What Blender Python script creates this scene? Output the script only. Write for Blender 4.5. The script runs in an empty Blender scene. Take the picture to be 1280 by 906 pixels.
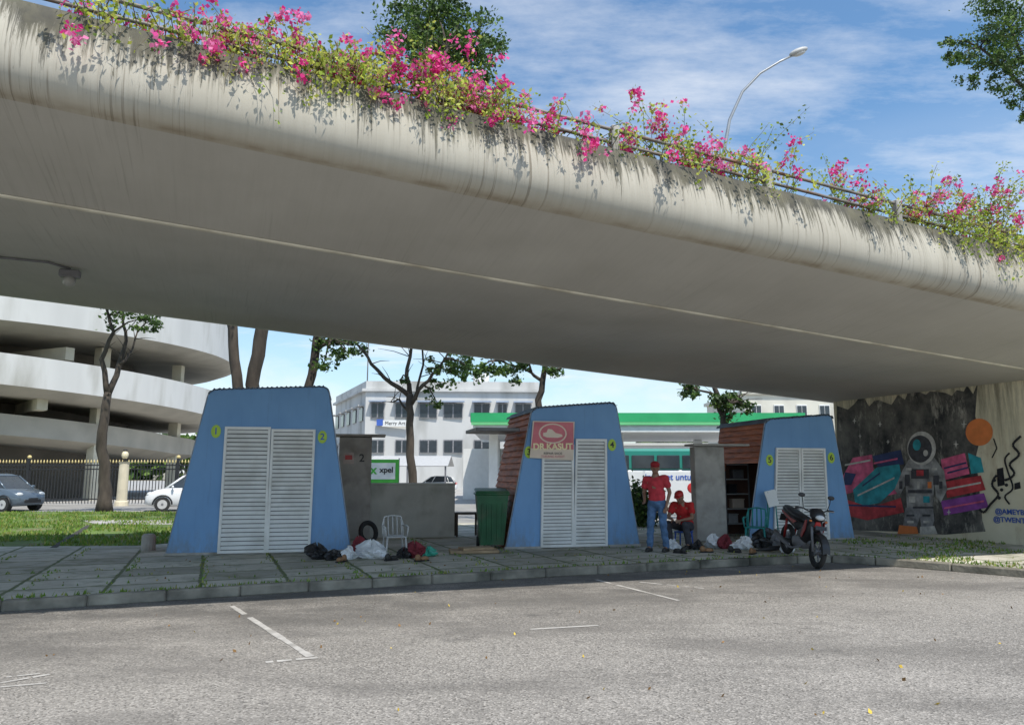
import bpy, math, random, bmesh
import numpy as np
from mathutils import Vector, Matrix, Euler
random.seed(7); rng=np.random.default_rng(7)
C=bpy.context.scene.collection
R=math.radians
# ---------------------------------------------------------------- camera maths
H=1.6; PIT=R(8.43); F=924.0
sp,cp=math.sin(PIT),math.cos(PIT)
def ray(px,py):
    u=(px-640)/F; v=(453-py)/F
    return Vector((u,cp-v*sp,sp+v*cp))
def G(px,py,z=0.0):
    d=ray(px,py); t=(z-H)/d.z
    return Vector((d.x*t,d.y*t,z))
def A(px,py,Y):
    d=ray(px,py); t=Y/d.y
    return Vector((d.x*t,Y,H+d.z*t))
DH=Vector((.931,.365,0)).normalized(); NH=Vector((-.365,.931,0)).normalized(); GR=-.0668
def BP(s,n,Z):
    p=DH*s+NH*n; return Vector((p.x,p.y,H+Z+GR*s))
def s_at(px,n,Z):
    lo,hi=-30,60
    for _ in range(50):
        m=(lo+hi)/2; p=BP(m,n,Z); f=p.y*cp+(p.z-H)*sp
        if f<=.1: lo=m; continue
        if 640+F*p.x/f<px: lo=m
        else: hi=m
    return m
def SOF(px,py,off=0.0):
    d=ray(px,py); lo,hi=1,80
    for _ in range(60):
        t=(lo+hi)/2; p=d*t; s=p.dot(DH)
        if p.z>2.9+GR*s-off: hi=t
        else: lo=t
    return Vector((p.x,p.y,p.z+H))
# ---------------------------------------------------------------- materials
MATS={}
def newmat(name):
    m=bpy.data.materials.new(name); m.use_nodes=True
    n=m.node_tree.nodes; l=m.node_tree.links
    return m,n,l,n['Principled BSDF']
def pm(name,col,var=.15,scale=4,rough=.8,bump=0.0,metal=0.0,bscale=None,dirt=None,dscale=1.2,stretch=None,trans=0):
    if name in MATS: return MATS[name]
    m,n,l,b=newmat(name)
    tc=n.new('ShaderNodeTexCoord'); vec=tc.outputs['Object']
    if stretch:
        mp=n.new('ShaderNodeMapping'); mp.inputs['Scale'].default_value=stretch; l.new(vec,mp.inputs[0]); vec=mp.outputs[0]
    ns=n.new('ShaderNodeTexNoise'); ns.inputs['Scale'].default_value=scale; ns.inputs['Detail'].default_value=6
    l.new(vec,ns.inputs['Vector'])
    cr=n.new('ShaderNodeValToRGB'); cr.color_ramp.elements[0].position=.3; cr.color_ramp.elements[1].position=.7
    cr.color_ramp.elements[0].color=(*[c*(1-var) for c in col],1); cr.color_ramp.elements[1].color=(*[min(1,c*(1+var)) for c in col],1)
    l.new(ns.outputs['Fac'],cr.inputs[0]); out=cr.outputs[0]
    if dirt:
        n2=n.new('ShaderNodeTexNoise'); n2.inputs['Scale'].default_value=dscale; n2.inputs['Detail'].default_value=8; l.new(vec,n2.inputs['Vector'])
        r2=n.new('ShaderNodeValToRGB'); r2.color_ramp.elements[0].position=.5; r2.color_ramp.elements[1].position=.72
        l.new(n2.outputs['Fac'],r2.inputs[0])
        mx=n.new('ShaderNodeMixRGB'); mx.inputs[2].default_value=(*dirt,1); l.new(r2.outputs[0],mx.inputs[0]); l.new(out,mx.inputs[1]); out=mx.outputs[0]
    l.new(out,b.inputs['Base Color']); b.inputs['Roughness'].default_value=rough; b.inputs['Metallic'].default_value=metal
    if bump:
        n3=n.new('ShaderNodeTexNoise'); n3.inputs['Scale'].default_value=bscale or scale*8; n3.inputs['Detail'].default_value=4; l.new(vec,n3.inputs['Vector'])
        bp=n.new('ShaderNodeBump'); bp.inputs['Strength'].default_value=bump; bp.inputs['Distance'].default_value=.02
        l.new(n3.outputs['Fac'],bp.inputs['Height']); l.new(bp.outputs[0],b.inputs['Normal'])
    if trans:
        tr=n.new('ShaderNodeBsdfTranslucent'); l.new(out,tr.inputs[0]); ms=n.new('ShaderNodeMixShader'); ms.inputs[0].default_value=trans
        l.new(b.outputs[0],ms.inputs[1]); l.new(tr.outputs[0],ms.inputs[2]); l.new(ms.outputs[0],n['Material Output'].inputs[0])
    MATS[name]=m; return m
def N(n,t,**k):
    o=n.new(t)
    for a,b in k.items(): setattr(o,a,b)
    return o
def ramp(n,l,inp,p0,p1,c0=(0,0,0,1),c1=(1,1,1,1)):
    r=n.new('ShaderNodeValToRGB'); r.color_ramp.elements[0].position=p0; r.color_ramp.elements[1].position=p1
    r.color_ramp.elements[0].color=c0; r.color_ramp.elements[1].color=c1; l.new(inp,r.inputs[0]); return r.outputs[0]
def noise(n,l,vec,sc,scale,detail=6,rough=.55):
    mp=n.new('ShaderNodeMapping'); mp.inputs['Scale'].default_value=sc; l.new(vec,mp.inputs[0])
    t=n.new('ShaderNodeTexNoise'); t.inputs['Scale'].default_value=scale; t.inputs['Detail'].default_value=detail; t.inputs['Roughness'].default_value=rough
    l.new(mp.outputs[0],t.inputs['Vector']); return t.outputs['Fac']
def mth(n,l,op,a,b=None,clamp=False):
    o=n.new('ShaderNodeMath'); o.operation=op; o.use_clamp=clamp
    for i,x in enumerate((a,b)):
        if x is None: continue
        if isinstance(x,(int,float)): o.inputs[i].default_value=x
        else: l.new(x,o.inputs[i])
    return o.outputs[0]
def mix(n,l,f,a,b,bt='MIX'):
    o=n.new('ShaderNodeMixRGB'); o.blend_type=bt
    for i,x in enumerate((f,a,b)):
        if isinstance(x,(int,float)): o.inputs[i].default_value=x
        elif isinstance(x,tuple): o.inputs[i].default_value=(*x,1) if len(x)==3 else x
        else: l.new(x,o.inputs[i])
    return o.outputs[0]
def bridge_mat(name,k,under=False):
    m,n,l,b=newmat(name)
    uv=N(n,'ShaderNodeUVMap').outputs[0]; sx=N(n,'ShaderNodeSeparateXYZ'); l.new(uv,sx.inputs[0]); v=sx.outputs[1]
    if under: c0,c1,cd,ce=[tuple(x*k for x in q) for q in ((.47,.455,.41),(.56,.545,.495),(.36,.345,.30),(.22,.205,.17))]
    else: c0,c1,cd,ce=[tuple(x*k for x in q) for q in ((.54,.50,.41),(.66,.62,.52),(.40,.36,.28),(.20,.165,.115))]
    base=mix(n,l,ramp(n,l,noise(n,l,uv,(1,1,1),.6,8),.3,.7),c0,c1)
    fine=ramp(n,l,noise(n,l,uv,(9,.5,1),1.5,5,.7),.38,.72)
    base=mix(n,l,mth(n,l,'MULTIPLY',fine,.16 if under else .3),base,cd)
    thin=ramp(n,l,noise(n,l,uv,(30,.5,1),1.0,3,.6),.56,.66)
    zone=ramp(n,l,noise(n,l,uv,(.55,.2,1),1.0,4),.42,.60)
    base=mix(n,l,mth(n,l,'MULTIPLY',mth(n,l,'MULTIPLY',thin,zone),.25 if under else .75),base,ce)
    col=base
    if not under:
        f=mth(n,l,'SUBTRACT',1.0,mth(n,l,'DIVIDE',v,1.15),True)
        zn=mth(n,l,'MULTIPLY',mth(n,l,'SUBTRACT',noise(n,l,uv,(.7,.12,1),1.0,6,.8),.5),.75)
        bias=mth(n,l,'ADD',mth(n,l,'MULTIPLY',mth(n,l,'POWER',f,1.5),.42),zn)
        s1=mth(n,l,'ADD',noise(n,l,uv,(6,.7,1),1.6,9,.8),bias); s2=mth(n,l,'ADD',noise(n,l,uv,(24,.45,1),1.3,6,.75),bias)
        st1=ramp(n,l,s1,.70,.79); st2=ramp(n,l,s2,.69,.78)
        st=mth(n,l,'MAXIMUM',mth(n,l,'MULTIPLY',st1,.9),mth(n,l,'MULTIPLY',st2,.8))
        top=ramp(n,l,mth(n,l,'ADD',v,mth(n,l,'MULTIPLY',mth(n,l,'SUBTRACT',noise(n,l,uv,(5,1.5,1),1.5,8,.8),.5),-.7)),.06,.24,(1,1,1,1),(0,0,0,1))
        st=mth(n,l,'MAXIMUM',st,mth(n,l,'MULTIPLY',top,.95))
        stc=mix(n,l,ramp(n,l,noise(n,l,uv,(2,1.5,1),2,6),.35,.65),(.020,.020,.015),(.085,.078,.045))
        col=mix(n,l,st,base,stc)
        e=mth(n,l,'ABSOLUTE',mth(n,l,'SUBTRACT',v,1.14)); e=ramp(n,l,e,0,.09,(1,1,1,1),(0,0,0,1))
        e=mth(n,l,'MULTIPLY',e,ramp(n,l,noise(n,l,uv,(2,2,1),1.2,5),.38,.6)); col=mix(n,l,mth(n,l,'MULTIPLY',e,.6),col,(.20,.15,.085))
    blot=ramp(n,l,noise(n,l,uv,(1,1,1),.35,7,.6),.54,.75); col=mix(n,l,mth(n,l,'MULTIPLY',blot,.3),col,tuple(x*k for x in (.30,.28,.24)))
    l.new(col,b.inputs['Base Color']); b.inputs['Roughness'].default_value=.88
    bp=n.new('ShaderNodeBump'); bp.inputs['Strength'].default_value=.2; bp.inputs['Distance'].default_value=.01
    l.new(noise(n,l,uv,(14,3,1),2,6),bp.inputs['Height']); l.new(bp.outputs[0],b.inputs['Normal'])
    return m
def road_mat():
    m,n,l,b=newmat('worn_asphalt'); tc=N(n,'ShaderNodeTexCoord').outputs['Object']
    a=mix(n,l,ramp(n,l,noise(n,l,tc,(1,1,1),.5,8,.6),.3,.7),(.205,.19,.17),(.31,.288,.258))
    g=N(n,'ShaderNodeTexVoronoi'); g.inputs['Scale'].default_value=70; l.new(tc,g.inputs['Vector'])
    sp_=N(n,'ShaderNodeSeparateXYZ'); l.new(g.outputs['Color'],sp_.inputs[0])
    a=mix(n,l,mth(n,l,'MULTIPLY',ramp(n,l,sp_.outputs[0],.55,.95),.6),a,(.54,.50,.45))
    a=mix(n,l,mth(n,l,'MULTIPLY',ramp(n,l,sp_.outputs[1],.7,.95),.65),a,(.06,.054,.048))
    pat=ramp(n,l,noise(n,l,tc,(.35,1,1),.8,6,.65),.48,.60); a=mix(n,l,mth(n,l,'MULTIPLY',pat,.5),a,(.13,.12,.108))
    mp=N(n,'ShaderNodeMapping'); mp.inputs['Rotation'].default_value=(0,0,R(-23)); l.new(tc,mp.inputs[0]); sy=N(n,'ShaderNodeSeparateXYZ'); l.new(mp.outputs[0],sy.inputs[0])
    shade_band=mth(n,l,'MULTIPLY',ramp(n,l,mth(n,l,'DIVIDE',sy.outputs[1],14.0),.46,.70),ramp(n,l,noise(n,l,tc,(.6,1,1),1.0,9,.75),.36,.56)); a=mix(n,l,mth(n,l,'MULTIPLY',shade_band,.75),a,(.085,.08,.073))  # kerb side darkened in patches: dappled shade painted into the asphalt colour
    dk=ramp(n,l,noise(n,l,tc,(1,1,1),.9,8,.7),.60,.68); a=mix(n,l,mth(n,l,'MULTIPLY',dk,.55),a,(.07,.065,.06))
    cr=N(n,'ShaderNodeTexVoronoi',feature='DISTANCE_TO_EDGE'); cr.inputs['Scale'].default_value=.45
    nz=N(n,'ShaderNodeTexNoise'); nz.inputs['Scale'].default_value=2.5; nz.inputs['Detail'].default_value=6; l.new(tc,nz.inputs['Vector'])
    ad=N(n,'ShaderNodeMixRGB'); ad.inputs[0].default_value=.2; l.new(tc,ad.inputs[1]); l.new(nz.outputs['Color'],ad.inputs[2]); l.new(ad.outputs[0],cr.inputs['Vector'])
    ck=ramp(n,l,cr.outputs['Distance'],.0,.005,(1,1,1,1),(0,0,0,1)); a=mix(n,l,mth(n,l,'MULTIPLY',ck,.25),a,(.09,.085,.08))
    l.new(a,b.inputs['Base Color']); b.inputs['Roughness'].default_value=.85
    bp=n.new('ShaderNodeBump'); bp.inputs['Strength'].default_value=.6; bp.inputs['Distance'].default_value=.01
    l.new(g.outputs['Distance'],bp.inputs['Height']); l.new(bp.outputs[0],b.inputs['Normal']); return m
def slab_mat():
    m,n,l,b=newmat('paving_slabs'); tc=N(n,'ShaderNodeTexCoord').outputs['Object']
    mp=N(n,'ShaderNodeMapping'); mp.inputs['Rotation'].default_value=(0,0,R(-22)); l.new(tc,mp.inputs[0])
    br=N(n,'ShaderNodeTexBrick',offset=0.0); br.inputs['Scale'].default_value=1; br.inputs['Brick Width'].default_value=1.05; br.inputs['Row Height'].default_value=.82
    br.inputs['Mortar Size'].default_value=.034; br.inputs['Mortar Smooth'].default_value=.6; br.inputs['Bias'].default_value=0
    nz=N(n,'ShaderNodeTexNoise'); nz.inputs['Scale'].default_value=4; nz.inputs['Detail'].default_value=6; l.new(tc,nz.inputs['Vector'])
    ad=N(n,'ShaderNodeMixRGB'); ad.inputs[0].default_value=.06; l.new(mp.outputs[0],ad.inputs[1]); l.new(nz.outputs['Color'],ad.inputs[2]); l.new(ad.outputs[0],br.inputs['Vector'])
    br.inputs['Color1'].default_value=(.66,.62,.53,1); br.inputs['Color2'].default_value=(.38,.36,.30,1); br.inputs['Mortar'].default_value=(.09,.13,.03,1)
    a=mix(n,l,mth(n,l,'MULTIPLY',ramp(n,l,noise(n,l,tc,(1,1,1),1.1,9,.7),.42,.68),.6),br.outputs['Color'],(.24,.22,.165))
    a=mix(n,l,mth(n,l,'MULTIPLY',ramp(n,l,noise(n,l,tc,(1,1,1),3,9,.7),.50,.66),.65),a,(.13,.15,.06))
    a=mix(n,l,mth(n,l,'MULTIPLY',ramp(n,l,noise(n,l,tc,(1,1,1),40,4,.7),.5,.8),.3),a,(.6,.57,.5))
    l.new(a,b.inputs['Base Color']); b.inputs['Roughness'].default_value=.9
    bp=n.new('ShaderNodeBump'); bp.inputs['Strength'].default_value=.7; bp.inputs['Distance'].default_value=.02
    hh=mth(n,l,'SUBTRACT',mth(n,l,'MULTIPLY',noise(n,l,tc,(1,1,1),12,6),.5),br.outputs['Fac']); l.new(hh,bp.inputs['Height']); l.new(bp.outputs[0],b.inputs['Normal']); return m
def wall_mat():
    m,n,l,b=newmat('stained_cream_wall'); uv=N(n,'ShaderNodeUVMap').outputs[0]
    sx=N(n,'ShaderNodeSeparateXYZ'); l.new(uv,sx.inputs[0])
    a=mix(n,l,ramp(n,l,noise(n,l,uv,(1,4,1),1.2,7),.35,.7),(.66,.60,.44),(.80,.74,.57))
    dr=mth(n,l,'MULTIPLY',ramp(n,l,noise(n,l,uv,(3,.8,1),1.3,9,.75),.43,.60),ramp(n,l,sx.outputs[1],.45,1.0))
    a=mix(n,l,mth(n,l,'MULTIPLY',dr,.85),a,(.09,.08,.06))
    ru=mth(n,l,'MULTIPLY',ramp(n,l,noise(n,l,uv,(2.2,2.5,1),1.1,9,.7),.54,.68),.5); a=mix(n,l,ru,a,(.36,.23,.11))
    l.new(a,b.inputs['Base Color']); b.inputs['Roughness'].default_value=.9; return m
def wash_mat():
    m,n,l,b=newmat('mural_dark_wash'); tc=N(n,'ShaderNodeTexCoord').outputs['Object']
    a=mix(n,l,ramp(n,l,noise(n,l,tc,(1,1,.8),1.1,9,.7),.40,.62),(.025,.026,.03),(.19,.18,.16))
    a=mix(n,l,mth(n,l,'MULTIPLY',ramp(n,l,noise(n,l,tc,(2.2,2.2,.7),1.6,9,.8),.54,.66),.75),a,(.55,.52,.45))
    l.new(a,b.inputs['Base Color']); b.inputs['Roughness'].default_value=.8; return m
def blue_mat():
    m,n,l,b=newmat('weathered_blue_paint'); tc=N(n,'ShaderNodeTexCoord').outputs['Object']
    a=mix(n,l,ramp(n,l,noise(n,l,tc,(1,1,.5),1.4,7,.6),.3,.7),(.14,.305,.565),(.185,.37,.64))
    sx=N(n,'ShaderNodeSeparateXYZ'); l.new(tc,sx.inputs[0])
    low=ramp(n,l,sx.outputs[2],.0,.55,(1,1,1,1),(0,0,0,1))
    d=mth(n,l,'MULTIPLY',low,ramp(n,l,noise(n,l,tc,(3,3,1),3,7,.7),.40,.62)); a=mix(n,l,mth(n,l,'MULTIPLY',d,.7),a,(.19,.20,.19))
    s=ramp(n,l,noise(n,l,tc,(9,9,.5),1.6,6,.7),.56,.72); a=mix(n,l,mth(n,l,'MULTIPLY',s,.35),a,(.09,.18,.33))
    l.new(a,b.inputs['Base Color']); b.inputs['Roughness'].default_value=.55; return m
BR=bridge_mat('stained_bridge_concrete',.74); BRU=bridge_mat('bridge_underside_concrete',.90,True); ROAD=road_mat(); SLAB=slab_mat(); WALLM=wall_mat(); WASH=wash_mat(); BLUE=blue_mat()
EARTH=pm('dry_earth',(.26,.235,.17),.3,.8,.95,.3); KERB=pm('kerb_concrete',(.24,.22,.175),.5,2.5,.9,.5,dirt=(.035,.035,.025),dscale=1.4)
LAWN=pm('lawn_soil_green',(.11,.17,.035),.4,1.5,.95,.6,dirt=(.20,.17,.09),dscale=1)
GRASS=pm('grass_blade_green',(.15,.26,.035),.35,2,.7,trans=.3); GRASS2=pm('grass_blade_dry',(.30,.31,.08),.3,2,.8,trans=.3)
WHITE=pm('white_paint',(.74,.74,.72),.06,3,.5); SLAT=pm('white_louvre_paint',(.80,.795,.77),.06,5,.45,dirt=(.64,.63,.59),dscale=2)
BROWN=pm('red_brown_boards',(.46,.15,.07),.35,2,.6,.2,stretch=(1,1,6),dirt=(.24,.08,.04),dscale=3)
DARK=pm('dark_shadow_gap',(.05,.05,.05),.2,3,.9); ROOFM=pm('corrugated_roof_sheet',(.12,.15,.19),.3,4,.6,metal=.3)
CONC=pm('raw_grey_concrete',(.40,.38,.35),.25,2,.9,.3,dirt=(.19,.18,.15),dscale=1.8); CONCL=pm('light_render_wall',(.52,.51,.46),.15,1.5,.9,.2,dirt=(.28,.27,.22),dscale=1.2)
LIME=pm('lime_disc_paint',(.45,.64,.06),.1,5,.5); BLACK=pm('black_paint',(.018,.018,.02),.2,5,.45); RUB=pm('tyre_rubber',(.022,.022,.022),.2,10,.8)
CHR=pm('chrome_metal',(.45,.45,.46),.1,8,.35,metal=1); GREY=pm('mid_grey_plastic',(.16,.16,.17),.15,6,.5); LGREY=pm('light_grey_plastic',(.46,.46,.45),.1,6,.5)
RED=pm('red_paint',(.48,.03,.028),.15,5,.35); DRED=pm('dark_red_enamel',(.26,.015,.015),.15,5,.4); ORANGE=pm('orange_paint',(.75,.22,.06),.12,6,.6); PINK=pm('pink_paint',(.80,.14,.28),.2,6,.6)
BLUEP=pm('sign_blue',(.05,.12,.45),.1,5,.5); TEAL=pm('teal_plastic',(.02,.22,.21),.2,5,.5); GREENB=pm('wheelie_bin_green',(.02,.11,.045),.2,4,.5,dirt=(.07,.11,.06),dscale=3)
GLASS=pm('dark_window_glass',(.035,.045,.055),.2,3,.12); CREAM=pm('cream_sign_board',(.76,.62,.50),.08,4,.5)
LEAF=[pm('tree_leaf_dark',(.04,.08,.018),.35,3,.6,trans=.25),pm('tree_leaf_mid',(.075,.145,.028),.35,3,.6,trans=.3),pm('tree_leaf_light',(.15,.24,.045),.3,3,.6,trans=.35)]
BLEAF=[pm('vine_leaf_green',(.30,.42,.045),.35,5,.6,trans=.4),pm('vine_leaf_yellow',(.58,.62,.11),.3,5,.6,trans=.45),pm('vine_leaf_dark',(.13,.20,.035),.35,5,.6,trans=.35)]
BRACT=[pm('bract_magenta',(.88,.08,.37),.2,6,.7,trans=.4),pm('bract_pink',(.92,.24,.50),.2,6,.7,trans=.4),pm('bract_deep',(.74,.035,.26),.2,6,.7,trans=.35)]
BARK=pm('tree_bark',(.065,.052,.04),.4,6,.95,.6,stretch=(1,1,.3)); STEM=pm('vine_stem',(.18,.14,.08),.3,8,.9)
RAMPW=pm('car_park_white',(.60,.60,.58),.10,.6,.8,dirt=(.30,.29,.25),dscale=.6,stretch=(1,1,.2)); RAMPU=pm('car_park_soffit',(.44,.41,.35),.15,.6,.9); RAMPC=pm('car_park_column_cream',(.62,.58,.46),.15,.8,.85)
SKIN=pm('brown_skin',(.28,.155,.10),.1,12,.55); HAIR=pm('black_hair',(.012,.011,.01),.2,30,.6); SHIRT=pm('red_shirt_cloth',(.55,.045,.06),.22,10,.9,.3); JEAN=pm('blue_denim',(.09,.17,.31),.4,10,.9,.3)
SHIRT2=pm('scarlet_shirt_cloth',(.52,.025,.025),.25,10,.9,.3); CAPM=pm('dark_red_cap_cloth',(.34,.02,.025),.15,14,.85); TROU=pm('charcoal_trouser_cloth',(.05,.05,.06),.2,14,.9); SHOE=pm('dark_shoe',(.03,.028,.026),.2,14,.6)
BAGW=pm('white_plastic_bag',(.72,.73,.74),.12,8,.35,.5,bscale=14); BAGK=pm('black_plastic_bag',(.02,.02,.022),.2,8,.3,.6,bscale=14); BAGR=pm('dark_red_cloth',(.20,.025,.035),.3,8,.8,.5,bscale=14); BAGG=pm('green_plastic_bag',(.06,.42,.30),.2,8,.4,.5,bscale=14)
# ---------------------------------------------------------------- mesh helpers
XF={}
class MB:
    def __init__(s): s.v=[];s.f=[];s.mi=[];s.uv=[];s.mats=[];s.sm=[]
    def mid(s,m):
        if m not in s.mats: s.mats.append(m)
        return s.mats.index(m)
    def add(s,vs,fs,m,smooth=False,uvs=None):
        o=len(s.v); s.v+= [tuple(v) for v in vs]; k=s.mid(m)
        for i,f in enumerate(fs):
            s.f.append([o+j for j in f]); s.mi.append(k); s.sm.append(smooth); s.uv.append([uvs[j] for j in f] if uvs else None)
        return s
    def box(s,c,d,m,rz=0,rx=0,ry=0,bev=0):
        x,y,z=[q/2 for q in d]; M=Matrix.Translation(c)@Matrix.Rotation(rz,4,'Z')@Matrix.Rotation(ry,4,'Y')@Matrix.Rotation(rx,4,'X')
        if bev:
            b=min(bev,x*.9,y*.9,z*.9); vs=[];
            pr=[(-x+b,-y),(x-b,-y),(x,-y+b),(x,y-b),(x-b,y),(-x+b,y),(-x,y-b),(-x,-y+b)]
            pi=[(-x+b,-y+b*.9),(x-b,-y+b*.9),(x-b*.9,-y+b),(x-b*.9,y-b),(x-b,y-b*.9),(-x+b,y-b*.9),(-x+b*.9,y-b),(-x+b*.9,-y+b)]
            rings=[(pi,-z),(pr,-z+b),(pr,z-b),(pi,z)]
            for p,zz in rings: vs+=[M@Vector((a,c_,zz)) for a,c_ in p]
            fs=[[7-i for i in range(8)],[24+i for i in range(8)]]
            for r in range(3):
                for i in range(8): fs.append([r*8+i,r*8+(i+1)%8,r*8+8+(i+1)%8,r*8+8+i])
            return s.add(vs,fs,m)
        vs=[M@Vector(p) for p in ((-x,-y,-z),(x,-y,-z),(x,y,-z),(-x,y,-z),(-x,-y,z),(x,-y,z),(x,y,z),(-x,y,z))]
        return s.add(vs,[(3,2,1,0),(4,5,6,7),(0,1,5,4),(1,2,6,5),(2,3,7,6),(3,0,4,7)],m)
    def tube(s,pts,rad,m,n=8,cap=True,smooth=True):
        pts=[Vector(p) for p in pts]
        if not isinstance(rad,(list,tuple)): rad=[rad]*len(pts)
        vs=[]; prev=None
        for i,p in enumerate(pts):
            t=(pts[min(i+1,len(pts)-1)]-pts[max(i-1,0)]).normalized()
            if prev is None: a=t.orthogonal().normalized()
            else:
                a=(prev-t*prev.dot(t)); a=a.normalized() if a.length>1e-6 else t.orthogonal().normalized()
            prev=a; b=t.cross(a)
            for k in range(n):
                an=2*math.pi*k/n; vs.append(p+(a*math.cos(an)+b*math.sin(an))*rad[i])
        fs=[]
        for i in range(len(pts)-1):
            for k in range(n): fs.append((i*n+k,i*n+(k+1)%n,(i+1)*n+(k+1)%n,(i+1)*n+k))
        if cap: fs.append(list(range(n))[::-1]); fs.append([(len(pts)-1)*n+k for k in range(n)])
        return s.add(vs,fs,m,smooth)
    def ell(s,c,r,m,nu=14,nv=8,M=None):
        c=Vector(c); vs=[c+Vector((0,0,-r[2]))]
        for j in range(1,nv):
            ph=-math.pi/2+math.pi*j/nv
            for i in range(nu):
                th=2*math.pi*i/nu; vs.append(c+Vector((r[0]*math.cos(ph)*math.cos(th),r[1]*math.cos(ph)*math.sin(th),r[2]*math.sin(ph))))
        vs.append(c+Vector((0,0,r[2])));
        if M is not None: vs=[c+M@(v-c) for v in vs]
        fs=[(0,1+(i+1)%nu,1+i) for i in range(nu)]
        for j in range(nv-2):
            for i in range(nu): a=1+j*nu; fs.append((a+i,a+(i+1)%nu,a+nu+(i+1)%nu,a+nu+i))
        a=1+(nv-2)*nu; L=len(vs)-1; fs+=[(a+i,a+(i+1)%nu,L) for i in range(nu)]
        return s.add(vs,fs,m,True)
    def capsule(s,p0,p1,r0,r1,m,n=12):
        p0=Vector(p0);p1=Vector(p1);d=p1-p0;L=d.length;t=d/L
        pts=[];rs=[]
        for a in (-90,-60,-30): pts.append(p0+t*r0*math.sin(R(a)));rs.append(max(.0008,r0*math.cos(R(a))))
        pts.append(p0);rs.append(r0);pts.append(p1);rs.append(r1)
        for a in (30,60,90): pts.append(p1+t*r1*math.sin(R(a)));rs.append(max(.0008,r1*math.cos(R(a))))
        return s.tube(pts,rs,m,n)
    def prism(s,poly,o,ex,ey,ez,t0,t1,m,smooth=False):
        o=Vector(o);ex=Vector(ex);ey=Vector(ey);ez=Vector(ez);n=len(poly)
        vs=[o+ex*a+ey*b+ez*t0 for a,b in poly]+[o+ex*a+ey*b+ez*t1 for a,b in poly]
        s.add(vs,[list(range(n))[::-1],[n+i for i in range(n)]],m)
        return s.add(vs,[(i,(i+1)%n,n+(i+1)%n,n+i) for i in range(n)],m,smooth)
    def cyl(s,p0,p1,r,m,n=20): return s.tube([p0,p1],r,m,n,True,False)
    def poly(s,pts,m): return s.add(pts,[list(range(len(pts)))],m)
    def build(s,name,parent=None,world=False,label=None,rec=True):
        me=bpy.data.meshes.new(name); vs=s.v
        if world and parent is not None:
            I=XF[parent.name].inverted(); vs=[tuple(I@Vector(v)) for v in vs]
        me.from_pydata(vs,[],s.f)
        for m in s.mats: me.materials.append(m)
        me.polygons.foreach_set('material_index',s.mi); me.polygons.foreach_set('use_smooth',s.sm)
        if any(u for u in s.uv):
            ul=me.uv_layers.new(name='UVMap')
            for fi,p in enumerate(me.polygons):
                for j,li in enumerate(p.loop_indices): ul.data[li].uv=s.uv[fi][j] if s.uv[fi] else (0,0)
        me.update()
        if rec:
            bm=bmesh.new(); bm.from_mesh(me); bmesh.ops.recalc_face_normals(bm,faces=bm.faces); bm.to_mesh(me); bm.free()
        o=bpy.data.objects.new(name,me); C.objects.link(o)
        if parent is not None: o.parent=parent; XF[o.name]=XF[parent.name]
        if label: o['label']=label
        return o
def tag(o,label,cat,group=None,kind=None):
    if label: o['label']=label
    if cat: o['category']=cat
    if group: o['group']=group
    if kind: o['kind']=kind
    return o
def thing(name,label,cat,loc=(0,0,0),rz=0,group=None,rx=0,ry=0,sc=1):
    o=bpy.data.objects.new(name,None); C.objects.link(o); o.location=loc; o.rotation_euler=(rx,ry,rz); o.scale=(sc,sc,sc); o.empty_display_size=.2
    XF[o.name]=Matrix.LocRotScale(Vector(loc),Euler((rx,ry,rz)),Vector((sc,sc,sc)))
    return tag(o,label,cat,group)
def struct(mb,name): o=mb.build(name); o['kind']='structure'
def dup(root,loc,rz,label=None,group=None):
    r=root.copy(); C.objects.link(r); r.location=loc; r.rotation_euler=(0,0,rz)
    if label: r['label']=label
    if group: r['group']=group
    for ch in list(root.children):
        c=ch.copy(); C.objects.link(c); c.parent=r
        for g in ch.children:
            d=g.copy(); C.objects.link(d); d.parent=c
    return r
def text(body,size,m,name,parent,loc,rot,sx=1.0,ext=.003,bold=0.0,center=True,world=False,space=1.0):
    cu=bpy.data.curves.new(name,'FONT'); cu.body=body; cu.size=size; cu.extrude=ext; cu.offset=bold; cu.space_character=space
    if center: cu.align_x='CENTER'; cu.align_y='CENTER'
    o=bpy.data.objects.new(name,cu); C.objects.link(o)
    bpy.context.view_layer.update()
    me=bpy.data.meshes.new_from_object(o.evaluated_get(bpy.context.evaluated_depsgraph_get()))
    bpy.data.objects.remove(o); me.materials.clear(); me.materials.append(m)
    M=Matrix.Translation(loc)@Euler(rot).to_matrix().to_4x4()@Matrix.Diagonal((sx,1,1,1))
    if world: M=XF[parent.name].inverted()@M
    me.transform(M)
    o=bpy.data.objects.new(name,me); C.objects.link(o); o.parent=parent; return o
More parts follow.
